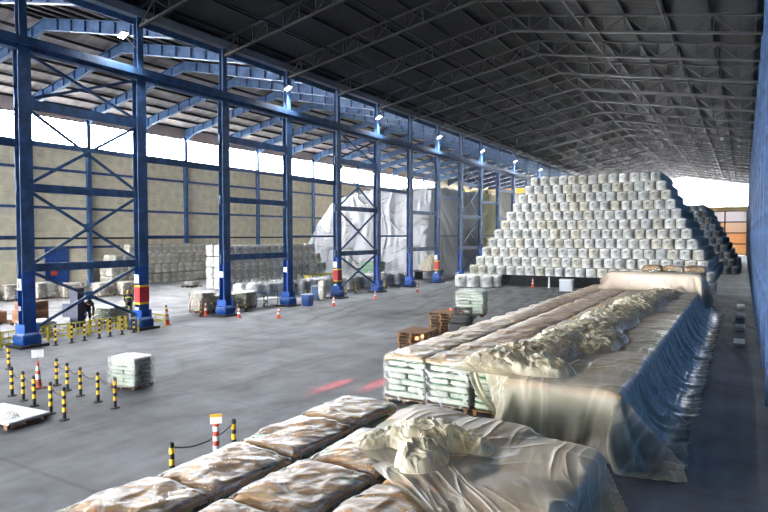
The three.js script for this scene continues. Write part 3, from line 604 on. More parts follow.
function load(pos, label, group, { sacks = 'merged', film = 'coarse', turn = 0, scale = [1, 1, 1], cap = true, name = 'sack_pallet', skin = null, sackMat = null } = {}) {
  const o = thing(name, label, 'pallet load', pos, turn, group); const v = Math.floor(rnd() * 4);
  o.scale.set(...scale);
  if (sacks === 'each') { const b = part('wooden_pallet', bearerGeo, M.wood, o); for (const w of boardW) part('deck_board', boardGeo, M.wood, b).position.z = -w; } else part('wooden_pallet', palletGeo, M.wood, o);
  if (sacks === 'each') sackSpots().forEach(([x, y, z, t], i) => { const m = part('sack', (t ? sackTurn : sackGeo)[i % 3], (i * 7 + v) % 3 ? M.sack : M.sackPlain, o); m.position.set(x + rr(-0.012, 0.012), y, z + rr(-0.012, 0.012)); });
  else if (sacks === 'merged') part('sack_stack', stackMerged[v & 1], sackMat ?? M.sack, o);
  if (cap) part('top_sheet', capGeo[v], M.kraft, o);
  if (film) part('stretch_film', (film === 'fine' ? filmFine : filmCoarse)[v], skin ?? (sacks === 'each' ? M.film : M.filmHaze), o);
  return o;
}
// near block
const AU = [-6.74, -5.24, -3.82, -2.52], AS = [0, 0, -0.2, -0.75], AW = (k, c = 0) => 3.1 + AS[c] + 1.72 * k;   // centres
for (let c = 0; c < 4; c++) for (let k = 0; k < 5; k++) {
  if (c === 0 && k < 1) continue;
  const under = c === 3 || (c === 2 && k > 2) || (c === 1 && k > 3);
  const rank = ['fifth', 'fourth', 'third', 'second', 'first'][k];
  load([AU[c] + rr(-0.04, 0.04), 0, AW(k, c) + rr(-0.04, 0.04)], under ? 'kraft topped sack pallet under the beige plastic cover' : `brown topped wrapped pallet, ${rank} from the long block in the ${['outer', 'second', 'third'][c]} row`, under ? 'pallets under the beige cover' : 'film wrapped pallets in the near block', { film: under ? null : 'fine', turn: rr(-0.04, 0.04), scale: [0.95, 1, 1.02] });
}
// long block
const BU = (c) => -8.37 + 1.37 * c, BW = (c, k) => (c >= 3 ? 14.6 : 15.85) + 1.68 * k;
for (let c = 0; c < 5; c++) for (let k = 0; k < (c >= 3 ? 18 : 17); k++) {
  const front = k === 0, open = c < 2 || (c === 2 && k % 3 !== 0 && k > 0);
  const lbl = open ? (front ? (c ? 'film wrapped sack pallet at block front, next to the cover edge' : 'film wrapped sack pallet at the outer front corner of the long block') : 'film wrapped sack pallet with tan top in the long block') : (front ? 'green printed sack pallet seen through the draped cover front' : 'sack pallet beneath the long yellowish plastic cover');
  load([BU(c) + rr(-0.03, 0.03), 0, BW(c, k) + rr(-0.03, 0.03)], lbl, open ? (front ? null : 'tan topped pallets in the long block') : (front ? 'pallets seen through the cover front' : 'pallets under the long cover'), { sacks: front ? 'each' : 'merged', film: open ? (k < 4 ? 'fine' : 'coarse') : null, skin: front ? null : M.filmPale, turn: rr(-0.02, 0.02) });
}

// ---------------------------------------------------------------- plastic covers: a draped sheet is solved on the pallets
function cloth(nu, nw, u0, w0, du, dw, yTop, solid, steps, slack, sd, uLeft = null, pin = null) {
  const n = nu * nw, p = new Float32Array(n * 3), q = new Float32Array(n * 3), id = (i, j) => j * nu + i;
  for (let j = 0; j < nw; j++) for (let i = 0; i < nu; i++) { const k = 3 * id(i, j); const wj = w0 + j * dw, ul = uLeft ? uLeft(wj) : u0; p[k] = ul + i * (u0 + (nu - 1) * du - ul) / (nu - 1); p[k + 1] = yTop + 0.03 * N3(i * du * 1.3 + sd, j * dw * 1.3, sd) + 0.05 * Math.max(0, ridge(p[k] * 1.5 + 0.4 * N3(p[k], wj * 0.8, sd), wj * 0.33, sd)) ** 4 + 0.035 * ridge(p[k] * 3.3, wj * 0.7, sd + 5) ** 2; p[k + 2] = wj; }
  q.set(p);
  const con = [], add = (a, b) => { con.push(a, b, Math.hypot(p[3 * a] - p[3 * b], p[3 * a + 1] - p[3 * b + 1], p[3 * a + 2] - p[3 * b + 2]) * slack); };
  for (let j = 0; j < nw; j++) for (let i = 0; i < nu; i++) {
    if (i + 1 < nu) add(id(i, j), id(i + 1, j)); if (j + 1 < nw) add(id(i, j), id(i, j + 1));
    if (i + 1 < nu && j + 1 < nw) { add(id(i, j), id(i + 1, j + 1)); add(id(i + 1, j), id(i, j + 1)); }
    if (i + 2 < nu) add(id(i, j), id(i + 2, j)); if (j + 2 < nw) add(id(i, j), id(i, j + 2));
  }
  const out = [0, 0, 0], pins = [];
  if (pin) for (let j = 0; j < nw; j++) for (let i = 0; i < nu; i++) { const t = pin(i, j, w0 + j * dw); if (t) { const k = 3 * id(i, j); pins.push([k, p[k], p[k + 1], p[k + 2], ...t]); } }
  for (let s = 0; s < steps; s++) {
    const pull = Math.min(1, s / (0.6 * steps));
    for (let i = 0; i < n; i++) for (let c = 0; c < 3; c++) { const k = 3 * i + c, v = (p[k] - q[k]) * 0.96; q[k] = p[k]; p[k] += v + (c === 1 ? -0.0016 : 0); }
    for (let it = 0; it < 4; it++) {
      for (let c = 0; c < con.length; c += 3) {
        const a = 3 * con[c], b = 3 * con[c + 1], x = p[b] - p[a], y = p[b + 1] - p[a + 1], z = p[b + 2] - p[a + 2], L = Math.sqrt(x * x + y * y + z * z) || 1e-6, f = 0.5 * (L - con[c + 2]) / L;
        p[a] += x * f; p[a + 1] += y * f; p[a + 2] += z * f; p[b] -= x * f; p[b + 1] -= y * f; p[b + 2] -= z * f;
      }
    }
    for (const [k, a, b, c, A, B, C] of pins) { p[k] = q[k] = a + (A - a) * pull; p[k + 1] = q[k + 1] = b + (B - b) * pull; p[k + 2] = q[k + 2] = c + (C - c) * pull; }
    for (let i = 0; i < n; i++) { const k = 3 * i; if (solid(p[k], p[k + 1], p[k + 2], out)) { p[k] = out[0]; p[k + 1] = out[1]; p[k + 2] = out[2]; q[k] += (p[k] - q[k]) * 0.7; q[k + 2] += (p[k + 2] - q[k + 2]) * 0.7; q[k + 1] = p[k + 1]; } if (p[k + 1] < 0.02) { p[k + 1] = 0.02; q[k] = p[k]; q[k + 2] = p[k + 2]; } }
  }
  const pos = new Float32Array(n * 3), uv = new Float32Array(n * 2), idx = [];
  for (let j = 0; j < nw; j++) for (let i = 0; i < nu; i++) { const k = id(i, j); pos[3 * k] = p[3 * k]; pos[3 * k + 1] = p[3 * k + 1]; pos[3 * k + 2] = -p[3 * k + 2]; uv[2 * k] = i * du; uv[2 * k + 1] = j * dw; if (i + 1 < nu && j + 1 < nw ) idx.push(k, k + 1, k + nu, k + 1, k + nu + 1, k + nu); }
  const g = new THREE.BufferGeometry(); g.setAttribute('position', new THREE.BufferAttribute(pos, 3)); g.setAttribute('uv', new THREE.BufferAttribute(uv, 2)); g.setIndex(idx); g.computeVertexNormals(); return g;
}
const EPS = 0.035;
function pushBox(u, y, w, b, out) {   // b = [u0,u1,w0,w1,top]
  const top = b[4] - (b[5] ?? 0.10) * (((u - (b[0] + b[1]) / 2)) ** 2 + 0.7 * ((w - (b[2] + b[3]) / 2)) ** 2);
  if (u < b[0] - EPS || u > b[1] + EPS || w < b[2] - EPS || w > b[3] + EPS || y > top + EPS) return false;
  const d = [u - (b[0] - EPS), b[1] + EPS - u, w - (b[2] - EPS), b[3] + EPS - w, top + EPS - y]; let m = 4; for (let k = 0; k < 4; k++) if (d[k] < d[m]) m = k;
  out[0] = u; out[1] = y; out[2] = w;
  if (m === 0) out[0] = b[0] - EPS; else if (m === 1) out[0] = b[1] + EPS; else if (m === 2) out[2] = b[2] - EPS; else if (m === 3) out[2] = b[3] + EPS; else out[1] = top + EPS;
  return true;
}
function gridSolid(boxes) { return (u, y, w, out) => { if (y > 1.62) return false; for (const b of boxes) if (u > b[0] - EPS && u < b[1] + EPS && w > b[2] - EPS && w < b[3] + EPS) return pushBox(u, y, w, b, out); return false; }; }
// crumpled film gathered into a mound; outline() gives 0..1, lift() the height above the base
function bunched(u0, u1, w0, w1, cell, lift, base, sd, turnFn) {
  const nu = Math.round((u1 - u0) / cell), nw = Math.round((w1 - w0) / cell), pos = [], uv = [], keep = [], idx = [];
  for (let j = 0; j <= nw; j++) for (let i = 0; i <= nu; i++) {
    let u = u0 + (u1 - u0) * i / nu, w = w0 + (w1 - w0) * j / nw; const h = lift(u, w);
    const q = clamp(h / 0.25, 0, 1);
    const du = 0.4 * N3(u * 1.8, w * 1.8, 1 + sd), r1 = 0.5 + 0.9 * N3(u * 2.0 + sd + du, w * 1.6, 3), r2 = Math.max(0, ridge((u + du) * 3.6, w * 2.4, sd)) ** 2, r3 = Math.max(0, ridge((u + du) * 8, (w - du) * 6 + sd, 5)) ** 2;
    const y = base(u, w) + h * (0.66 + 0.26 * r1) + q * (0.075 * r2 + 0.055 * r3 + 0.02 * Math.max(0, ridge((u - du) * 15, (w + du) * 13, sd)) ** 2) - 0.05;
    u += q * 0.15 * N3(u * 5, w * 5, 7 + sd); w += q * 0.15 * N3(u * 5 + 9, w * 5, 2 + sd);
    pos.push(u, y, -w); uv.push(u, w); keep.push(h > 0.004);
  }
  for (let j = 0; j < nw; j++) for (let i = 0; i < nu; i++) { const k = j * (nu + 1) + i; if (keep[k] || keep[k + 1] || keep[k + nu + 1] || keep[k + nu + 2]) idx.push(k, k + 1, k + nu + 1, k + 1, k + nu + 2, k + nu + 1); }
  const g = new THREE.BufferGeometry(); g.setAttribute('position', new THREE.Float32BufferAttribute(pos, 3)); g.setAttribute('uv', new THREE.Float32BufferAttribute(uv, 2)); g.setIndex(idx);
  const h = mergeVertices(g); h.computeVertexNormals(); return h;
}
const mound = (u, w, cu, cw, ru, rw, h, a = 0) => { const x = u - cu, z = w - cw, c = Math.cos(a), s = Math.sin(a), X = (x * c + z * s) / ru, Z = (-x * s + z * c) / rw, d = X * X + Z * Z; return d < 1 ? h * (1 - d) ** 0.7 : 0; };
{
  const boxesA = []; for (let c = 0; c < 4; c++) for (let k = 0; k < 5; k++) boxesA.push([AU[c] - 0.65, AU[c] + 0.65, AW(k, c) - 0.83, AW(k, c) + 0.83, 1.47]);
  const cov = thing('pallet_cover', 'beige translucent plastic cover with bunched film over the near pallets', 'plastic cover');
  const d = 0.06; const g = cloth(94, 148, -6.1, 2.4, d, d, 1.56, gridSolid(boxesA), 170, 1.012, 4, (w) => clamp(-5.62 + (8.1 - w) * 1.32, -5.75, -2.2) + 0.1 * N3(w * 1.5, 5, 3));
  part('sheet', g, M.cover, cov);
  part('bunched_film', bunched(-6.0, -3.0, 6.6, 10.3, 0.026, (u, w) => Math.max(mound(u, w, -4.45, 8.75, 0.85, 0.5, 0.40, 0.3), mound(u, w, -4.12, 8.0, 0.42, 0.55, 0.38, 0.2), mound(u, w, -5.05, 8.5, 0.36, 0.65, 0.2, -0.3), mound(u, w, -3.75, 8.95, 0.42, 0.34, 0.24, 0)), () => 1.49, 5), M.bunch, cov);

  const boxesB = []; for (let c = 0; c < 5; c++) for (let k = 0; k < 18; k++) boxesB.push([BU(c) - 0.66, BU(c) + 0.66, BW(c, k) - 0.8, BW(c, k) + 0.8, 1.455]);
  const cov2 = thing('pallet_cover', 'long yellowish plastic cover draped over the long pallet block', 'plastic cover');
  const solidB = gridSolid(boxesB.filter((b) => b[0] > -6.6));
  const g2 = cloth(83, 340, -6.0, 12.55, 0.0672, 0.0946, 1.56, solidB, 150, 1.012, 9, null, (i, j, w) => i === 82 && j % 7 === 0 ? [-0.95 + 0.14 * N3(j * 0.37, 2, 3), 0.16 + 0.1 * N3(j * 0.5, 7, 3), Math.max(w, 13.2)] : null);
  part('sheet', g2, M.cover, cov2);
  part('bunched_film', bunched(-6.9, -2.3, 14.0, 42.5, 0.05, (u, w) => {
    const c = -5.55 + 0.9 * sstep(14, 18, w) * 0.6 + 0.05 * (w - 16) + 0.35 * N3(w * 0.35, 3, 1), x = (u - c) / (0.95 + 0.35 * N3(w * 0.5, 9, 2) + 0.01 * (w - 14));
    const along = sstep(14.0, 14.9, w) * (1 - sstep(36, 42, w)) * (0.75 + 0.35 * N3(w * 0.6, 1, 6));
    const ridgeH = Math.abs(x) < 1 ? 0.52 * (1 - x * x) ** 0.8 * along : 0;
    return Math.max(ridgeH, mound(u, w, -4.35, 14.95, 0.85, 0.75, 0.42, 0.2), mound(u, w, -5.9, 15.0, 0.45, 0.5, 0.2), mound(u, w, -4.2, 30, 1.1, 2.4, 0.62), mound(u, w, -3.9, 20, 0.8, 2.2, 0.3));
  }, () => 1.49, 11), M.bunch, cov2);
  // film tail hanging down the block front
  const tail = []; for (let k = 0; k <= 14; k++) { const t = k / 14; tail.push([t, -6.18 + 0.95 * t * t, 1.56 - 1.5 * t, 14.98 - 0.12 * Math.sin(t * 2.6)]); }
  const tg = new THREE.BufferGeometry(), tp = [], ti = [], tu = [];
  tail.forEach(([t, u, y, w], k) => { for (let s = 0; s <= 8; s++) { const a = s / 8; tp.push(u + 0.26 * (a - 0.5) * (1.1 - 0.4 * t), y, -(w - 0.06 * Math.sin(a * 9 + t * 2) - 0.05)); tu.push(a * 0.3, t * 1.5); if (k && s) { const q = k * 9 + s; ti.push(q - 10, q - 9, q - 1, q - 9, q, q - 1); } } });
  tg.setAttribute('position', new THREE.Float32BufferAttribute(tp, 3)); tg.setAttribute('uv', new THREE.Float32BufferAttribute(tu, 2)); tg.setIndex(ti); tg.computeVertexNormals();
  part('film_tail', tg, M.bunch, cov2);
}
// taller block at the end of the long block
{
  for (let c = 0; c < 4; c++) load([-6.75 + 1.32 * c, 1.47, 41.0], 'sack pallet stacked on top at the far end of the long block', 'pallets stacked on top of the long block', { film: null, scale: [0.98, 0.72, 1] });
  const box = [[-7.45, -2.1, 40.2, 41.8, 2.52, 0]];
  const under = []; for (let c = 0; c < 5; c++) for (let k = 10; k < 18; k++) under.push([BU(c) - 0.66, BU(c) + 0.66, BW(c, k) - 0.8, BW(c, k) + 0.8, 1.455]);
  const s1 = (u, y, w, out) => { if (y > 1.6) return pushBox(u, y, w, box[0], out); if (pushBox(u, y, w, box[0], out)) return true; for (const b of under) if (pushBox(u, y, w, b, out)) return true; return false; };
  const g = cloth(76, 44, -8.0, 38.9, 0.1, 0.1, 2.62, s1, 150, 1.01, 14);
  solo('pallet_cover', g, phy({ color: srgb(226, 208, 186), roughness: 0.35, transmission: 0.3, thickness: 0, side: THREE.DoubleSide, bumpMap: wrinkleH, bumpScale: 0.012 }), 'pinkish plastic cover over the raised pallets before the pyramid', 'plastic cover');
  for (let c = 0; c < 3; c++) load([-5.6 + 1.36 * c, 0, 47.2], 'tall sack pallet standing behind the pinkish cover', 'pallets behind the pinkish cover', { film: 'coarse', scale: [1, 1.88, 1] });
}

// ================================================================ MIDDLE OF THE FLOOR
// lone wrapped pallet by the bollards
load([-16.95, 0, 12.35], 'lone film wrapped sack pallet on the floor beside the bollards', null, { sacks: 'each', film: 'fine', turn: 0.15, scale: [0.82, 0.70, 0.58], cap: false });
// pallet on the truck forks
load([-11.35, 0.98, 27.3], 'white wrapped sack pallet raised on the truck forks', null, { sacks: 'each', film: 'fine', turn: 0.2, scale: [1.05, 0.88, 0.85], cap: false });
{
  // stacks of empty wooden pallets: each pallet is a thing
  for (const [u, w, n, t] of [[-11.85, 22.6, 6, 0.05], [-12.05, 26.0, 9, -0.04]]) for (let k = 0; k < n; k++) solo('empty_pallet', palletGeo, M.wood, n === 6 ? 'empty wooden pallet in the low stack beside the glowing lamp' : 'empty wooden pallet in the tall stack beside the truck', 'pallet', n === 6 ? 'low stack of empty pallets' : 'tall stack of empty pallets', [u + rr(-0.03, 0.03), k * 0.142, w + rr(-0.03, 0.03)], t + rr(-0.02, 0.02));
  // stacker truck behind the block
  const f = thing('stacker_truck', 'dark stacker truck with mast lifting a wrapped pallet', 'forklift', [-10.75, 0, 24.6], 0.25);
  part('body', new RoundedBoxGeometry(0.85, 0.95, 1.1, 3, 0.08).translate(0, 0.6, 0.3), M.black, f);
  part('battery_cover', new RoundedBoxGeometry(0.8, 0.25, 0.7, 3, 0.05).translate(0, 1.18, 0.2), M.black, f);
  for (const s of [-0.36, 0.36]) part('mast_rail', bx(s - 0.05, s + 0.05, 0.05, 1.6, 0.55, 0.7), M.black, f);
  part('mast_crossbar', bx(-0.41, 0.41, 1.5, 1.6, 0.55, 0.7), M.black, f); part('mast_crossbar', bx(-0.41, 0.41, 1.1, 1.2, 0.58, 0.68), M.black, f);
  for (const s of [-0.25, 0.25]) part('fork', bx(s - 0.08, s + 0.08, 0.9, 0.97, 0.7, 2.6), M.steelDark, f);
  part('carriage', bx(-0.42, 0.42, 0.85, 1.3, 0.7, 0.76), M.black, f);
  for (const [a, b] of [[-0.34, 0.3], [0.34, 0.3], [-0.3, -0.75], [0.3, -0.75]]) { const w = new THREE.CylinderGeometry(0.13, 0.13, 0.12, 18).rotateZ(Math.PI / 2); w.translate(a, 0.13, -(-b)); part('wheel', w, M.black, f); }
  // glowing work lamps and the red warning beam
  const glow = std({ color: srgb(255, 150, 60), emissive: lin(1, 0.32, 0.06), emissiveIntensity: 14 });
  const rg = std({ color: srgb(255, 60, 40), emissive: lin(1, 0.05, 0.03), emissiveIntensity: 6 });
  part('red_lamp', new THREE.SphereGeometry(0.04, 12, 8).translate(-0.36, 1.66, 0.62), rg, f);
  const k = thing('warning_lamp', 'pair of glowing orange lamps in front of the empty pallets', 'lamp', [-11.1, 0, 21.35]);
  part('lamp_post', bx(-0.02, 0.02, 0, 0.78, -0.02, 0.02), M.black, k); part('lamp_arm', bx(-0.16, 0.16, 0.72, 0.76, -0.02, 0.02), M.black, k);
  part('lamp_lens', new THREE.SphereGeometry(0.055, 14, 10).translate(-0.13, 0.74, 0.05), glow, k); part('lamp_lens', new THREE.SphereGeometry(0.05, 14, 10).translate(0.12, 0.84, 0.05), glow, k);
  const pl = new THREE.PointLight(lin(1, 0.4, 0.1), 1.2); pl.position.set(-0.02, 0.8, 0.16); pl.name = 'lamp_glow'; k.add(pl);
  for (const [tu, tw, pu, I] of [[-11.4, 15.8, 0, 2200], [-10.3, 16.6, 0.1, 1000]]) { const s = new THREE.SpotLight(lin(1, 0.04, 0.05), I, 0, 0.04, 0.7, 2); s.position.set(-11.1, 1.95, -24.05); s.target.position.set(tu, 0, -tw); s.name = 'red_warning_beam'; s.target.name = 'red_beam_target'; s.castShadow = true; scene.add(s, s.target); }
}
// ---------------------------------------------------------------- bollards, chains, cones
const bolGeo = { base: cyl(0.13, 0.12, 0, 0.035, 18), post: cyl(0.048, 0.048, 0.03, 0.84, 16), band: cyl(0.051, 0.051, 0, 0.12, 16), cap: new THREE.SphereGeometry(0.048, 16, 6, 0, Math.PI * 2, 0, Math.PI / 2).translate(0, 0.84, 0) };
function bollard(u, w, label, group, hs = 1) {
  const o = thing('bollard', label, 'bollard', [u, 0, w], 0, group); o.scale.y = hs;
  part('base', bolGeo.base, M.black, o); part('post', bolGeo.post, M.black, o); part('cap', bolGeo.cap, M.black, o);
  for (const y of [0.22, 0.44, 0.66]) part('yellow_band', bolGeo.band, M.yellow, o).position.y = y;
}
function chain(a, b, label, group) { const m = [(a[0] + b[0]) / 2, (a[1] + b[1]) / 2]; solo('plastic_chain', tube([V(a[0], 0.78, a[1]), V((a[0] * 3 + b[0]) / 4, 0.66, (a[1] * 3 + b[1]) / 4), V(m[0], 0.62, m[1]), V((a[0] + 3 * b[0]) / 4, 0.66, (a[1] + 3 * b[1]) / 4), V(b[0], 0.78, b[1])], 0.014, 20, 5), M.black, label, 'chain', group); }
{
  const r1 = [[-19.05, 9.72], [-18.2, 9.6], [-17.38, 9.47], [-16.22, 9.28], [-15.37, 9.15]], r2 = [[-19.15, 11.17], [-18.2, 10.95], [-17.27, 10.8], [-16.2, 10.67], [-15.2, 10.53]];
  for (const q of r1) bollard(...q, 'yellow and black bollard in the row beside the white slab', 'bollard row beside the white slab');
  for (const q of r2) bollard(...q, 'yellow and black bollard in the chained row beside the wrapped pallet', 'chained bollard row');
  for (let k = 0; k < 4; k++) { chain(r1[k], r1[k + 1], 'black chain slung along the bollards by the white slab', 'chains by the white slab'); chain(r2[k], r2[k + 1], 'black chain slung along the bollards by the wrapped pallet', 'chains by the wrapped pallet'); }
  for (const q of [[-23.6, 11.5], [-22.95, 11.62]]) bollard(...q, 'yellow and black bollard in front of the numbered column', 'bollards before the numbered column');
  const r3 = [[-26.1, 15.2], [-26.1, 15.95], [-26.15, 16.6], [-26.15, 17.35], [-26.2, 17.95], [-26.2, 18.6], [-26.25, 19.3]];
  for (const q of r3) bollard(...q, 'yellow and black bollard along the yellow barrier', 'bollards along the yellow barrier', 1.02);
  bollard(-27.75, 22.5, 'tall bollard beside the slim cone past the banded column', null, 1.1);
  const nb = [[-9.45, 7.75], [-9.5, 9.45]]; nb.forEach((q, k) => bollard(...q, k ? 'bollard half hidden behind the wrapped pallets past the striped sign post' : 'bollard with chain rising behind the wrapped pallets', null)); chain(nb[0], nb[1], 'black chain behind the near wrapped pallets');
  for (const [u, w] of [[-27.9, 25.1], [-27.4, 26.9], [-27.3, 28.3], [-28.2, 31.0], [-27.9, 36.5], [-28.0, 40.6], [-27.9, 41.9], [-28.0, 45.2], [-27.9, 46.6], [-27.9, 35.2]]) bollard(u, w, 'small bollard standing among the stock behind the columns', 'bollards in the side nave', 1.08);
  const coneGeo = { base: bx(-0.19, 0.19, 0, 0.04, -0.19, 0.19), body: new THREE.LatheGeometry([[0.15, 0.04], [0.135, 0.06], [0.03, 0.72], [0.03, 0.75], [0, 0.755]].map(([a, b]) => new THREE.Vector2(a, b)), 20), b1: new THREE.LatheGeometry([[0.108, 0.25], [0.086, 0.39]].map(([a, b]) => new THREE.Vector2(a, b)), 20), b2: new THREE.LatheGeometry([[0.071, 0.49], [0.052, 0.61]].map(([a, b]) => new THREE.Vector2(a, b)), 20) };
  M.white.side = THREE.DoubleSide; M.orange.side = THREE.DoubleSide;
  const cone = (u, w, label, hs = 1, group) => { const o = thing('traffic_cone', label, 'cone', [u, 0, w], 0, group); o.scale.set(0.82, hs * 0.9, 0.82); part('base', coneGeo.base, M.orange, o); part('body', coneGeo.body, M.orange, o); part('white_band', coneGeo.b1, M.white, o).scale.set(1.02, 1, 1.02); part('white_band', coneGeo.b2, M.white, o).scale.set(1.04, 1, 1.04); return o; };
  const c0 = cone(-19.3, 10.65, 'tall orange cone carrying a white notice board among bollards', 1.3);
  part('notice_board', bx(-0.21, 0.21, 0.84, 1.06, -0.012, 0.012), M.white, c0).rotation.y = 1.0; part('notice_post', cyl(0.015, 0.015, 0.7, 0.9, 8), M.grey, c0);
  cone(-26.9, 21.9, 'slim orange cone beside a bollard past the banded column', 1.3);
  cone(-28.0, 25.6, 'slim orange cone beside white wrapped stock behind a column', 1.4);
  cone(-25.6, 25.95, 'short orange cone at the foot of a column', 1.0); cone(-23.5, 27.1, 'orange cone with white band alone before the trolley', 1.0);
  for (const [u, w] of [[-24.2, 33.6], [-24.1, 38.9], [-24.0, 45.6]]) cone(u, w, 'small orange cone on the floor line before the columns', 1.05, 'cones along the floor line');
  cone(-17.0, 55.6, 'orange cone standing before the black film skirt', 1.3); 
  const wc = solo('white_marker_post', cyl(0.1, 0.05, 0, 1.0, 12), M.white, 'white marker cone before the black film skirt', 'marker', null, [-15.4, 0, 55.4]);
  // striped post with sign
  const s = thing('sign_post', 'orange and white striped post with a small white sign', 'sign post', [-9.3, 0, 8.75]);
  part('base', bx(-0.2, 0.2, 0, 0.05, -0.2, 0.2), M.orange, s); part('post', cyl(0.065, 0.06, 0.05, 1.0, 16), M.orange, s);
  for (const y of [0.45, 0.65, 0.85]) part('white_band', cyl(0.067, 0.067, y, y + 0.1, 16), M.white, s);
  part('sign_plate', bx(-0.12, 0.12, 1.0, 1.14, -0.01, 0.01), M.white, s).rotation.y = 0.8; part('sign_top', bx(-0.12, 0.12, 1.14, 1.2, -0.012, 0.012), M.yellow, s).rotation.y = 0.8;
  // white slab pallet by the bollards
  const sl = thing('slab_pallet', 'flat pallet under white sheet with crumpled film on top', 'pallet', [-16.7, 0, 8.35], 0.1);
  part('sheet', new RoundedBoxGeometry(2.0, 0.06, 1.15, 2, 0.02).translate(0, 0.17, 0), M.white, sl); part('pallet', palletGeo, M.wood, sl).scale.set(1.5, 1, 0.72);
  part('crumpled_film', bunched(0.3, 0.8, -0.45, 0.0, 0.03, (u, w) => mound(u, w, 0.55, -0.22, 0.24, 0.2, 0.16), () => 0.23, 3).rotateX(0), M.film, sl);
}

// ================================================================ SIDE NAVE WORK AREA
{
  // yellow safety barrier
  const b = thing('safety_barrier', 'low yellow tubular barrier along the packing area', 'barrier', [-27.4, 0, 9.5]);
  for (let k = 0; k <= 10; k++) part('post', bx(-0.035, 0.035, 0, 0.72, k * 1.02 - 0.035, k * 1.02 + 0.035), M.yellowRail, b);
  for (const y of [0.16, 0.42, 0.7]) part('rail', bx(-0.025, 0.025, y - 0.03, y + 0.03, 0, 10.2), M.yellowRail, b);
  for (let k = 0; k < 50; k++) part('bar', bx(-0.012, 0.012, 0.16, 0.7, k * 0.204 + 0.1, k * 0.204 + 0.125), M.yellowRail, b);
  const b2 = thing('safety_barrier', 'yellow barrier frame standing round the banded column foot', 'barrier', [CU, 0, colW(1)]);
  for (const [u, w] of [[0.75, 0.8], [-0.75, 0.8], [0.75, -0.8], [-0.75, -0.8]]) part('post', bx(u - 0.03, u + 0.03, 0, 0.7, w - 0.03, w + 0.03), M.yellowRail, b2);
  for (const y of [0.4, 0.68]) { part('rail', bx(-0.75, 0.75, y - 0.025, y + 0.025, 0.78, 0.82), M.yellowRail, b2); part('rail', bx(0.73, 0.77, y - 0.025, y + 0.025, 0.2, 0.8), M.yellowRail, b2); }
  // brown cartons on a pallet
  const cb = (u, w, y, s, l, t) => { const o = thing('carton', l, 'carton', [u, y, w], t); part('box', new RoundedBoxGeometry(s[0], s[1], s[2], 2, 0.02).translate(0, s[1] / 2, 0), M.carton, o); part('tape', bx(-0.03, 0.03, s[1], s[1] + 0.004, -s[2] / 2, s[2] / 2), M.kraft, o); return o; };
  solo('empty_pallet', palletGeo, M.wood, 'wooden pallet under the brown cartons', 'pallet', null, [-33.6, 0, 18.2], 0.1); solo('empty_pallet', palletGeo, M.wood, 'wooden pallet under the small carton', 'pallet', null, [-35.4, 0, 17.2], 0.1);
  cb(-33.6, 18.2, 0.145, [1.2, 0.62, 1.3], 'large brown carton at the bottom of the carton stack', 0.12); cb(-33.55, 18.25, 0.77, [1.1, 0.5, 1.2], 'brown carton on top of the carton stack', 0.2); cb(-35.3, 17.2, 0.145, [0.8, 0.55, 0.9], 'small brown carton standing beside the carton stack', -0.1);
  // dark machine post
  const mc = thing('packing_machine', 'dark navy upright machine cabinet with a side box', 'machine', [-29.9, 0, 18.6], 0.3);
  part('cabinet', new RoundedBoxGeometry(0.5, 2.1, 0.5, 3, 0.03).translate(0, 1.05, 0), M.navy, mc); part('side_box', new RoundedBoxGeometry(0.5, 0.7, 0.4, 3, 0.03).translate(-0.5, 0.95, 0), M.navy, mc); part('top_plate', bx(-0.28, 0.28, 2.1, 2.14, -0.28, 0.28), M.steelDark, mc);
  // green and white loads being packed
  const small = { sacks: 'merged', film: 'coarse', cap: false }, paleLoad = { ...small, sackMat: M.bag };
  load([-30.6, 0, 21.0], 'green printed sack pallet between the two workers', null, { ...small, scale: [1, 0.62, 0.9], turn: 0.1 });
  load([-30.2, 0, 16.6], 'low sack pallet in front of the machine cabinet', null, { ...small, scale: [1, 0.45, 0.9], turn: -0.1 });
  load([-30.4, 0, 14.0], 'low sack pallet beside the numbered column', null, { ...small, scale: [1, 0.45, 0.9], turn: 0.05 });
  for (const [u, w, s] of [[-47.6, 22.4, 1.0], [-46.9, 24.2, 0.9], [-46.2, 26.0, 0.95], [-45.2, 27.6, 0.85], [-44.0, 29.6, 0.8], [-43.3, 31.2, 0.8], [-48.2, 20.4, 0.9]]) load([u, 0, w], 'white film wrapped sack pallet in the row before the beige wall', 'wrapped pallets before the beige wall', { ...paleLoad, scale: [1, s * 0.95, 1], turn: rr(-0.2, 0.2) });
  solo('empty_pallet', palletGeo, M.wood, 'low pallet alone on the pale floor before the cream stack', 'pallet', null, [-44.7, 0, 39.2], 0.2);
  const pk = thing('flat_sack', 'flat white sack lying on the lone low pallet', 'sack', [-44.7, 0.145, 39.2], 0.2); part('sack', pillow(1.1, 0.42, 1.2, 16, 3).translate(0, 0.2, 0), M.bag, pk);
  // stock round the columns further on
  load([-29.4, 0, 26.6], 'white wrapped sack pallet behind the slim cone', null, { ...paleLoad, scale: [0.9, 0.9, 0.75] });
  load([-28.9, 0, 28.0], 'green and white sack pallet behind the column with the short cone', null, { ...small, scale: [0.9, 0.72, 0.7] });
  load([-29.0, 0, 30.0], 'grey green sack pallet beside the metal trolley', null, { ...small, scale: [0.9, 0.75, 0.75] });
  const tr = thing('metal_trolley', 'low blue tubular trolley with pale deck beside a column', 'trolley', [-28.6, 0, 31.7], 0.25);
  part('deck', bx(-0.5, 0.5, 0.44, 0.5, -0.8, 0.8), M.white, tr);
  for (const [u, w] of [[-0.48, -0.78], [0.48, -0.78], [-0.48, 0.78], [0.48, 0.78]]) part('leg', bx(u - 0.03, u + 0.03, 0, 0.44, w - 0.03, w + 0.03), M.blue, tr);
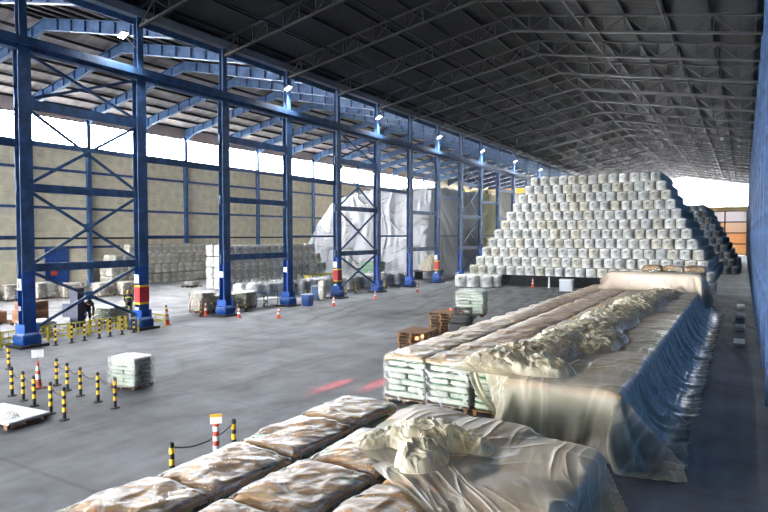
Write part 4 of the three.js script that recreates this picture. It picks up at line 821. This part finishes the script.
  for (const w of [-0.78, 0.78]) { part('handle', merge([bx(-0.5, -0.45, 0.5, 0.95, w - 0.025, w + 0.025), bx(0.45, 0.5, 0.5, 0.95, w - 0.025, w + 0.025), bx(-0.5, 0.5, 0.9, 0.95, w - 0.025, w + 0.025)]), M.blue, tr); }
  const bin = thing('waste_bin', 'blue bin standing at the foot of a column', 'bin', [-25.9, 0, 32.9], 0.1);
  part('tub', rings([[0, 0.26, 0.3, 8], [0.75, 0.33, 0.38, 8]], 28), M.blueLow, bin); part('rim', rings([[0.73, 0.36, 0.41, 8], [0.79, 0.36, 0.41, 8]], 28), M.blueLow, bin);
  cb(-26.35, 33.3, 0, [0.5, 0.7, 0.5], 'small reddish brown carton behind the blue bin', 0);
  const ct = thing('control_cabinet', 'grey control cabinet with beige cloth beside a banded column', 'cabinet', [-27.6, 0, 36.2], 0.2);
  part('cabinet', new RoundedBoxGeometry(0.7, 1.1, 0.6, 3, 0.03).translate(0, 0.55, 0), M.grey, ct); part('door', bx(-0.3, 0.3, 0.1, 1.0, -0.31, -0.3), M.blue, ct); part('cloth', pillow(0.5, 1.5, 0.45, 16, 9).translate(0.45, 0.78, 0.1), M.bagCream, ct);
  const gc = thing('green_crate', 'green crate stack in front of the white sheeted heap', 'crate', [-36.4, 0, 58.2]);
  for (let k = 0; k < 4; k++) part('crate', new RoundedBoxGeometry(2.6, 0.42, 1.2, 2, 0.04).translate(0, 0.24 + k * 0.46, 0), std({ color: srgb(112, 148, 118), roughness: 0.6 }), gc);
  const yr = thing('yellow_platform', 'yellow platform beam beside the white bag stack', 'platform', [-36.9, 0, 48.6]);
  part('deck', bx(-0.4, 0.4, 0.82, 0.96, -2.0, 3.0), M.yellowRail, yr); for (const w of [-1.8, 0.5, 2.8]) part('leg', bx(-0.3, 0.3, 0, 0.82, w - 0.05, w + 0.05), M.yellowRail, yr);
  const rk = thing('dark_rack', 'dark flat rack and crumpled film beside the columns', 'rack', [-29.6, 0, 58.8]);
  part('deck', bx(-1.4, 1.4, 0.9, 1.05, -1, 1), M.black, rk); for (const u of [-1.2, 1.2]) part('leg', bx(u - 0.06, u + 0.06, 0, 0.9, -0.9, 0.9), M.black, rk);
  part('crumpled_film', bunched(-1.4, 1.6, -1.2, 1.2, 0.12, (u, w) => mound(u, w, 0.2, 0, 1.2, 1.0, 2.2), () => 1.05, 6), M.cover, rk);
  const bc = thing('clear_crate', 'pale translucent crate with blue base on the dark floor', 'crate', [-13.1, 0, 52.6], 0.1);
  part('crate_wall', new RoundedBoxGeometry(1.1, 0.95, 0.9, 2, 0.04).translate(0, 0.52, 0), phy({ color: srgb(214, 222, 224), roughness: 0.4, transmission: 0.4, thickness: 0 }), bc); part('crate_lid', new RoundedBoxGeometry(1.16, 0.08, 0.96, 2, 0.03).translate(0, 1.02, 0), M.white, bc); part('blue_content', new RoundedBoxGeometry(0.9, 0.35, 0.7, 2, 0.04).translate(0, 0.25, 0), M.blueLow, bc);
  // pale boards along the right gangway
  for (const w of [31, 36.3, 41.6, 47]) solo('wrapped_board', new RoundedBoxGeometry(0.45, 0.18, 1.3, 2, 0.04).translate(0, 0.09, 0), M.bagGrey, 'pale wrapped board stack on the floor of the dark gangway', 'boards', 'board stacks in the gangway', [-0.1, 0, w]);
}

// ================================================================ WORKERS
function person(joints, bones, colorOf, lo, hi, cell = 0.026) {
  const size = Math.max(hi[0] - lo[0], hi[1] - lo[1], hi[2] - lo[2]), res = Math.min(80, Math.ceil(size / cell) + 4);
  const mc = new MarchingCubes(res, new THREE.MeshBasicMaterial(), false, false, 60000); mc.isolation = 0;
  const c = [0, 1, 2].map((k) => (lo[k] + hi[k]) / 2), half = size / 2 * 1.08;
  const dist = (x, y, z, b) => { const A = joints[b[0]], B = joints[b[1]], dx = B[0] - A[0], dy = B[1] - A[1], dz = B[2] - A[2], L = dx * dx + dy * dy + dz * dz || 1e-9, t = clamp(((x - A[0]) * dx + (y - A[1]) * dy + (z - A[2]) * dz) / L, 0, 1); return Math.hypot(x - A[0] - t * dx, y - A[1] - t * dy, z - A[2] - t * dz) - (A[3] + (B[3] - A[3]) * t); };
  const near = (x, y, z) => { let m = 9, s = 0, w = null; for (const b of bones) { const d = dist(x, y, z, b); s += Math.exp(-d * 40); if (d < m) { m = d; w = b; } } return [-Math.log(s) / 40, w]; };
  for (let k = 0; k < res; k++) for (let j = 0; j < res; j++) for (let i = 0; i < res; i++) mc.field[i + j * res + k * res * res] = -near(c[0] + (i - res / 2) / (res / 2) * half, c[1] + (j - res / 2) / (res / 2) * half, c[2] + (k - res / 2) / (res / 2) * half)[0];
  mc.update();
  const n = mc.count, P = mc.positionArray, pos = [], col = [];
  for (let i = 0; i < n; i++) { const x = c[0] + P[3 * i] * half, y = c[1] + P[3 * i + 1] * half, z = c[2] + P[3 * i + 2] * half; pos.push(x, y, z); const q = colorOf(near(x, y, z)[1][2], x, y, z); col.push(q.r, q.g, q.b); }
  let g = new THREE.BufferGeometry(); g.setAttribute('position', new THREE.Float32BufferAttribute(pos, 3)); g.setAttribute('color', new THREE.Float32BufferAttribute(col, 3));
  g = mergeVertices(g, 1e-4); g.computeVertexNormals(); return g;
}
function worker(pos, turn, label, bend, top, trousers, helmet, sash, reach) {
  // stands with feet apart, bent forward (towards +x) by `bend`
  const s = Math.sin(bend), c = Math.cos(bend), hip = [0, 0.9, 0];
  const T = (d, side = 0, f = 0) => [hip[0] + s * d + c * f, hip[1] + c * d - s * f, side];
  const J = { pelvis: [0, 0.92, 0, 0.14], waist: [...T(0.22), 0.125], chest: [...T(0.42), 0.15], neck0: [...T(0.56), 0.08], head: [...T(0.76, 0, 0.05), 0.085], crown: [...T(0.83, 0, 0.03), 0.085], chin: [...T(0.7, 0, 0.1), 0.05] };
  for (const [k, z] of [['l', -1], ['r', 1]]) {
    J[k + 'hip'] = [0, 0.9, 0.09 * z, 0.095]; J[k + 'knee'] = [0.06 + 0.05 * z, 0.49, 0.13 * z, 0.065]; J[k + 'ankle'] = [-0.03 + 0.10 * z, 0.09, 0.15 * z, 0.045]; J[k + 'toe'] = [0.14 + 0.10 * z, 0.05, 0.17 * z, 0.04];
    J[k + 'sho'] = [...T(0.53, 0.19 * z), 0.065]; const e = T(0.42, 0.24 * z, 0.24); J[k + 'elb'] = [...e, 0.046]; const h = [e[0] + reach[0], e[1] + reach[1], 0.18 * z]; J[k + 'wri'] = [...h, 0.032];
    J[k + 'palm'] = [h[0] + 0.07, h[1] - 0.03, 0.17 * z, 0.034];
    for (let f = 0; f < 4; f++) J[k + 'f' + f] = [h[0] + 0.155 - 0.01 * Math.abs(f - 1), h[1] - 0.075, 0.17 * z + (f - 1.5) * 0.022, 0.011];
    J[k + 'th'] = [h[0] + 0.09, h[1] - 0.06, 0.11 * z, 0.012];
  }
  const B = [['pelvis', 'waist', 'top'], ['waist', 'chest', 'top'], ['chest', 'neck0', 'top'], ['neck0', 'head', 'skin'], ['head', 'crown', 'skin'], ['head', 'chin', 'skin'], ['lsho', 'rsho', 'top']];
  for (const k of 'lr') { B.push([k + 'hip', k + 'knee', 'leg'], [k + 'knee', k + 'ankle', 'leg'], [k + 'ankle', k + 'toe', 'shoe'], [k + 'sho', k + 'elb', 'top'], [k + 'elb', k + 'wri', 'top'], [k + 'wri', k + 'palm', 'skin'], [k + 'palm', k + 'th', 'skin'], ['pelvis', k + 'hip', 'leg']); for (let f = 0; f < 4; f++) B.push([k + 'palm', k + 'f' + f, 'skin']); }
  const pal = { top, leg: trousers, shoe: srgb(30, 28, 28), skin: srgb(150, 104, 78) };
  const xs = Object.values(J), lo = [0, 1, 2].map((k) => Math.min(...xs.map((j) => j[k] - j[3]))), hi = [0, 1, 2].map((k) => Math.max(...xs.map((j) => j[k] + j[3])));
  const o = thing('person', label, 'person', pos, turn);
  part('body', person(J, B, (k) => pal[k], lo, hi), std({ vertexColors: true, roughness: 0.8 }), o);
  const q = J.crown, hm = new THREE.SphereGeometry(0.125, 20, 10, 0, Math.PI * 2, 0, Math.PI * 0.52); hm.scale(1.12, 0.95, 0.95); const brim = new THREE.CylinderGeometry(0.15, 0.155, 0.018, 20).translate(0.035, -0.004, 0);
  const hg = merge([hm, brim]); hg.rotateZ(-bend * 0.8); hg.translate(q[0] + 0.01, q[1] + 0.005, q[2]); part('helmet', hg, std({ color: helmet, roughness: 0.4 }), o);
  if (sash) { const v = rings([[-0.02, 0.165, 0.2, 2.6], [0.05, 0.165, 0.2, 2.6]], 24, null, true); v.rotateZ(-bend); const m = T(0.3); v.translate(m[0], m[1], m[2]); part('reflective_band', v, std({ color: sash, roughness: 0.5, side: THREE.DoubleSide }), o); }
  for (const k of 'lr') { const m = J[k + 'knee'], a = J[k + 'ankle'], y = 0.32, t = (m[1] - y) / (m[1] - a[1]); part('reflective_band', rings([[y - 0.04, 0.072, 0.072, 2], [y + 0.04, 0.075, 0.075, 2]], 16, null, true).translate(m[0] + (a[0] - m[0]) * t, 0, m[2] + (a[2] - m[2]) * t), std({ color: srgb(206, 200, 70), roughness: 0.5, side: THREE.DoubleSide }), o); }
  return o;
}
worker([-30.6, 0, 19.6], -0.4, 'worker in dark clothes bending over beside the machine cabinet', 0.95, srgb(34, 38, 54), srgb(44, 48, 58), srgb(40, 44, 60), null, [0.10, -0.26]);
worker([-30.9, 0, 22.4], 2.5, 'worker in yellow helmet and dark jacket leaning over the green sacks', 0.7, srgb(40, 40, 56), srgb(110, 106, 40), srgb(228, 200, 40), srgb(206, 200, 70), [0.2, -0.12]);

// ================================================================ FAR END
{
  const o = struct('wall_far', null, null, 'far end wall of backlit orange panels under an open gable', 'wall');
  const fr = std({ color: srgb(70, 58, 50), roughness: 0.8 });
  const pan = [[252, 214, 156], [253, 222, 172], [254, 232, 200], [255, 246, 236]].map(([r, g, b]) => phy({ color: srgb(r, g, b), roughness: 1, transmission: 0.16, thickness: 0, side: THREE.DoubleSide }));
  const w = WF - 3;
  for (let r = 0; r < 4; r++) for (let c = 0; c < 6; c++) part('panel', bx(-26.6 + c * 4.55, -26.6 + c * 4.55 + 4.3, 0.3 + r * 2.6, 0.3 + r * 2.6 + 2.35, w, w + 0.02), r === 3 ? pan[3] : r === 2 ? pan[1 + (c & 1)] : pan[(r + c) % 2], o);
  for (let c = 0; c <= 6; c++) part('mullion', bx(-26.6 + c * 4.55 - 0.25, -26.6 + c * 4.55, 0, 11, w - 0.1, w + 0.1), fr, o);
  for (let r = 0; r <= 4; r++) part('rail', bx(-26.85, RW, 0.05 + r * 2.6, 0.3 + r * 2.6, w - 0.08, w + 0.08), fr, o);
  part('head_beam', bx(-26.85, RW, 10.6, 11.7, w - 0.3, w + 0.3), std({ color: srgb(196, 150, 84), roughness: 0.8 }), o);
}

scene.traverse((o) => { if (o.isMesh) { o.castShadow = true; o.receiveShadow = true; } if (o.isSpotLight || o.isPointLight) o.castShadow = true; });
console.log('built');
renderer.render(scene, camera);
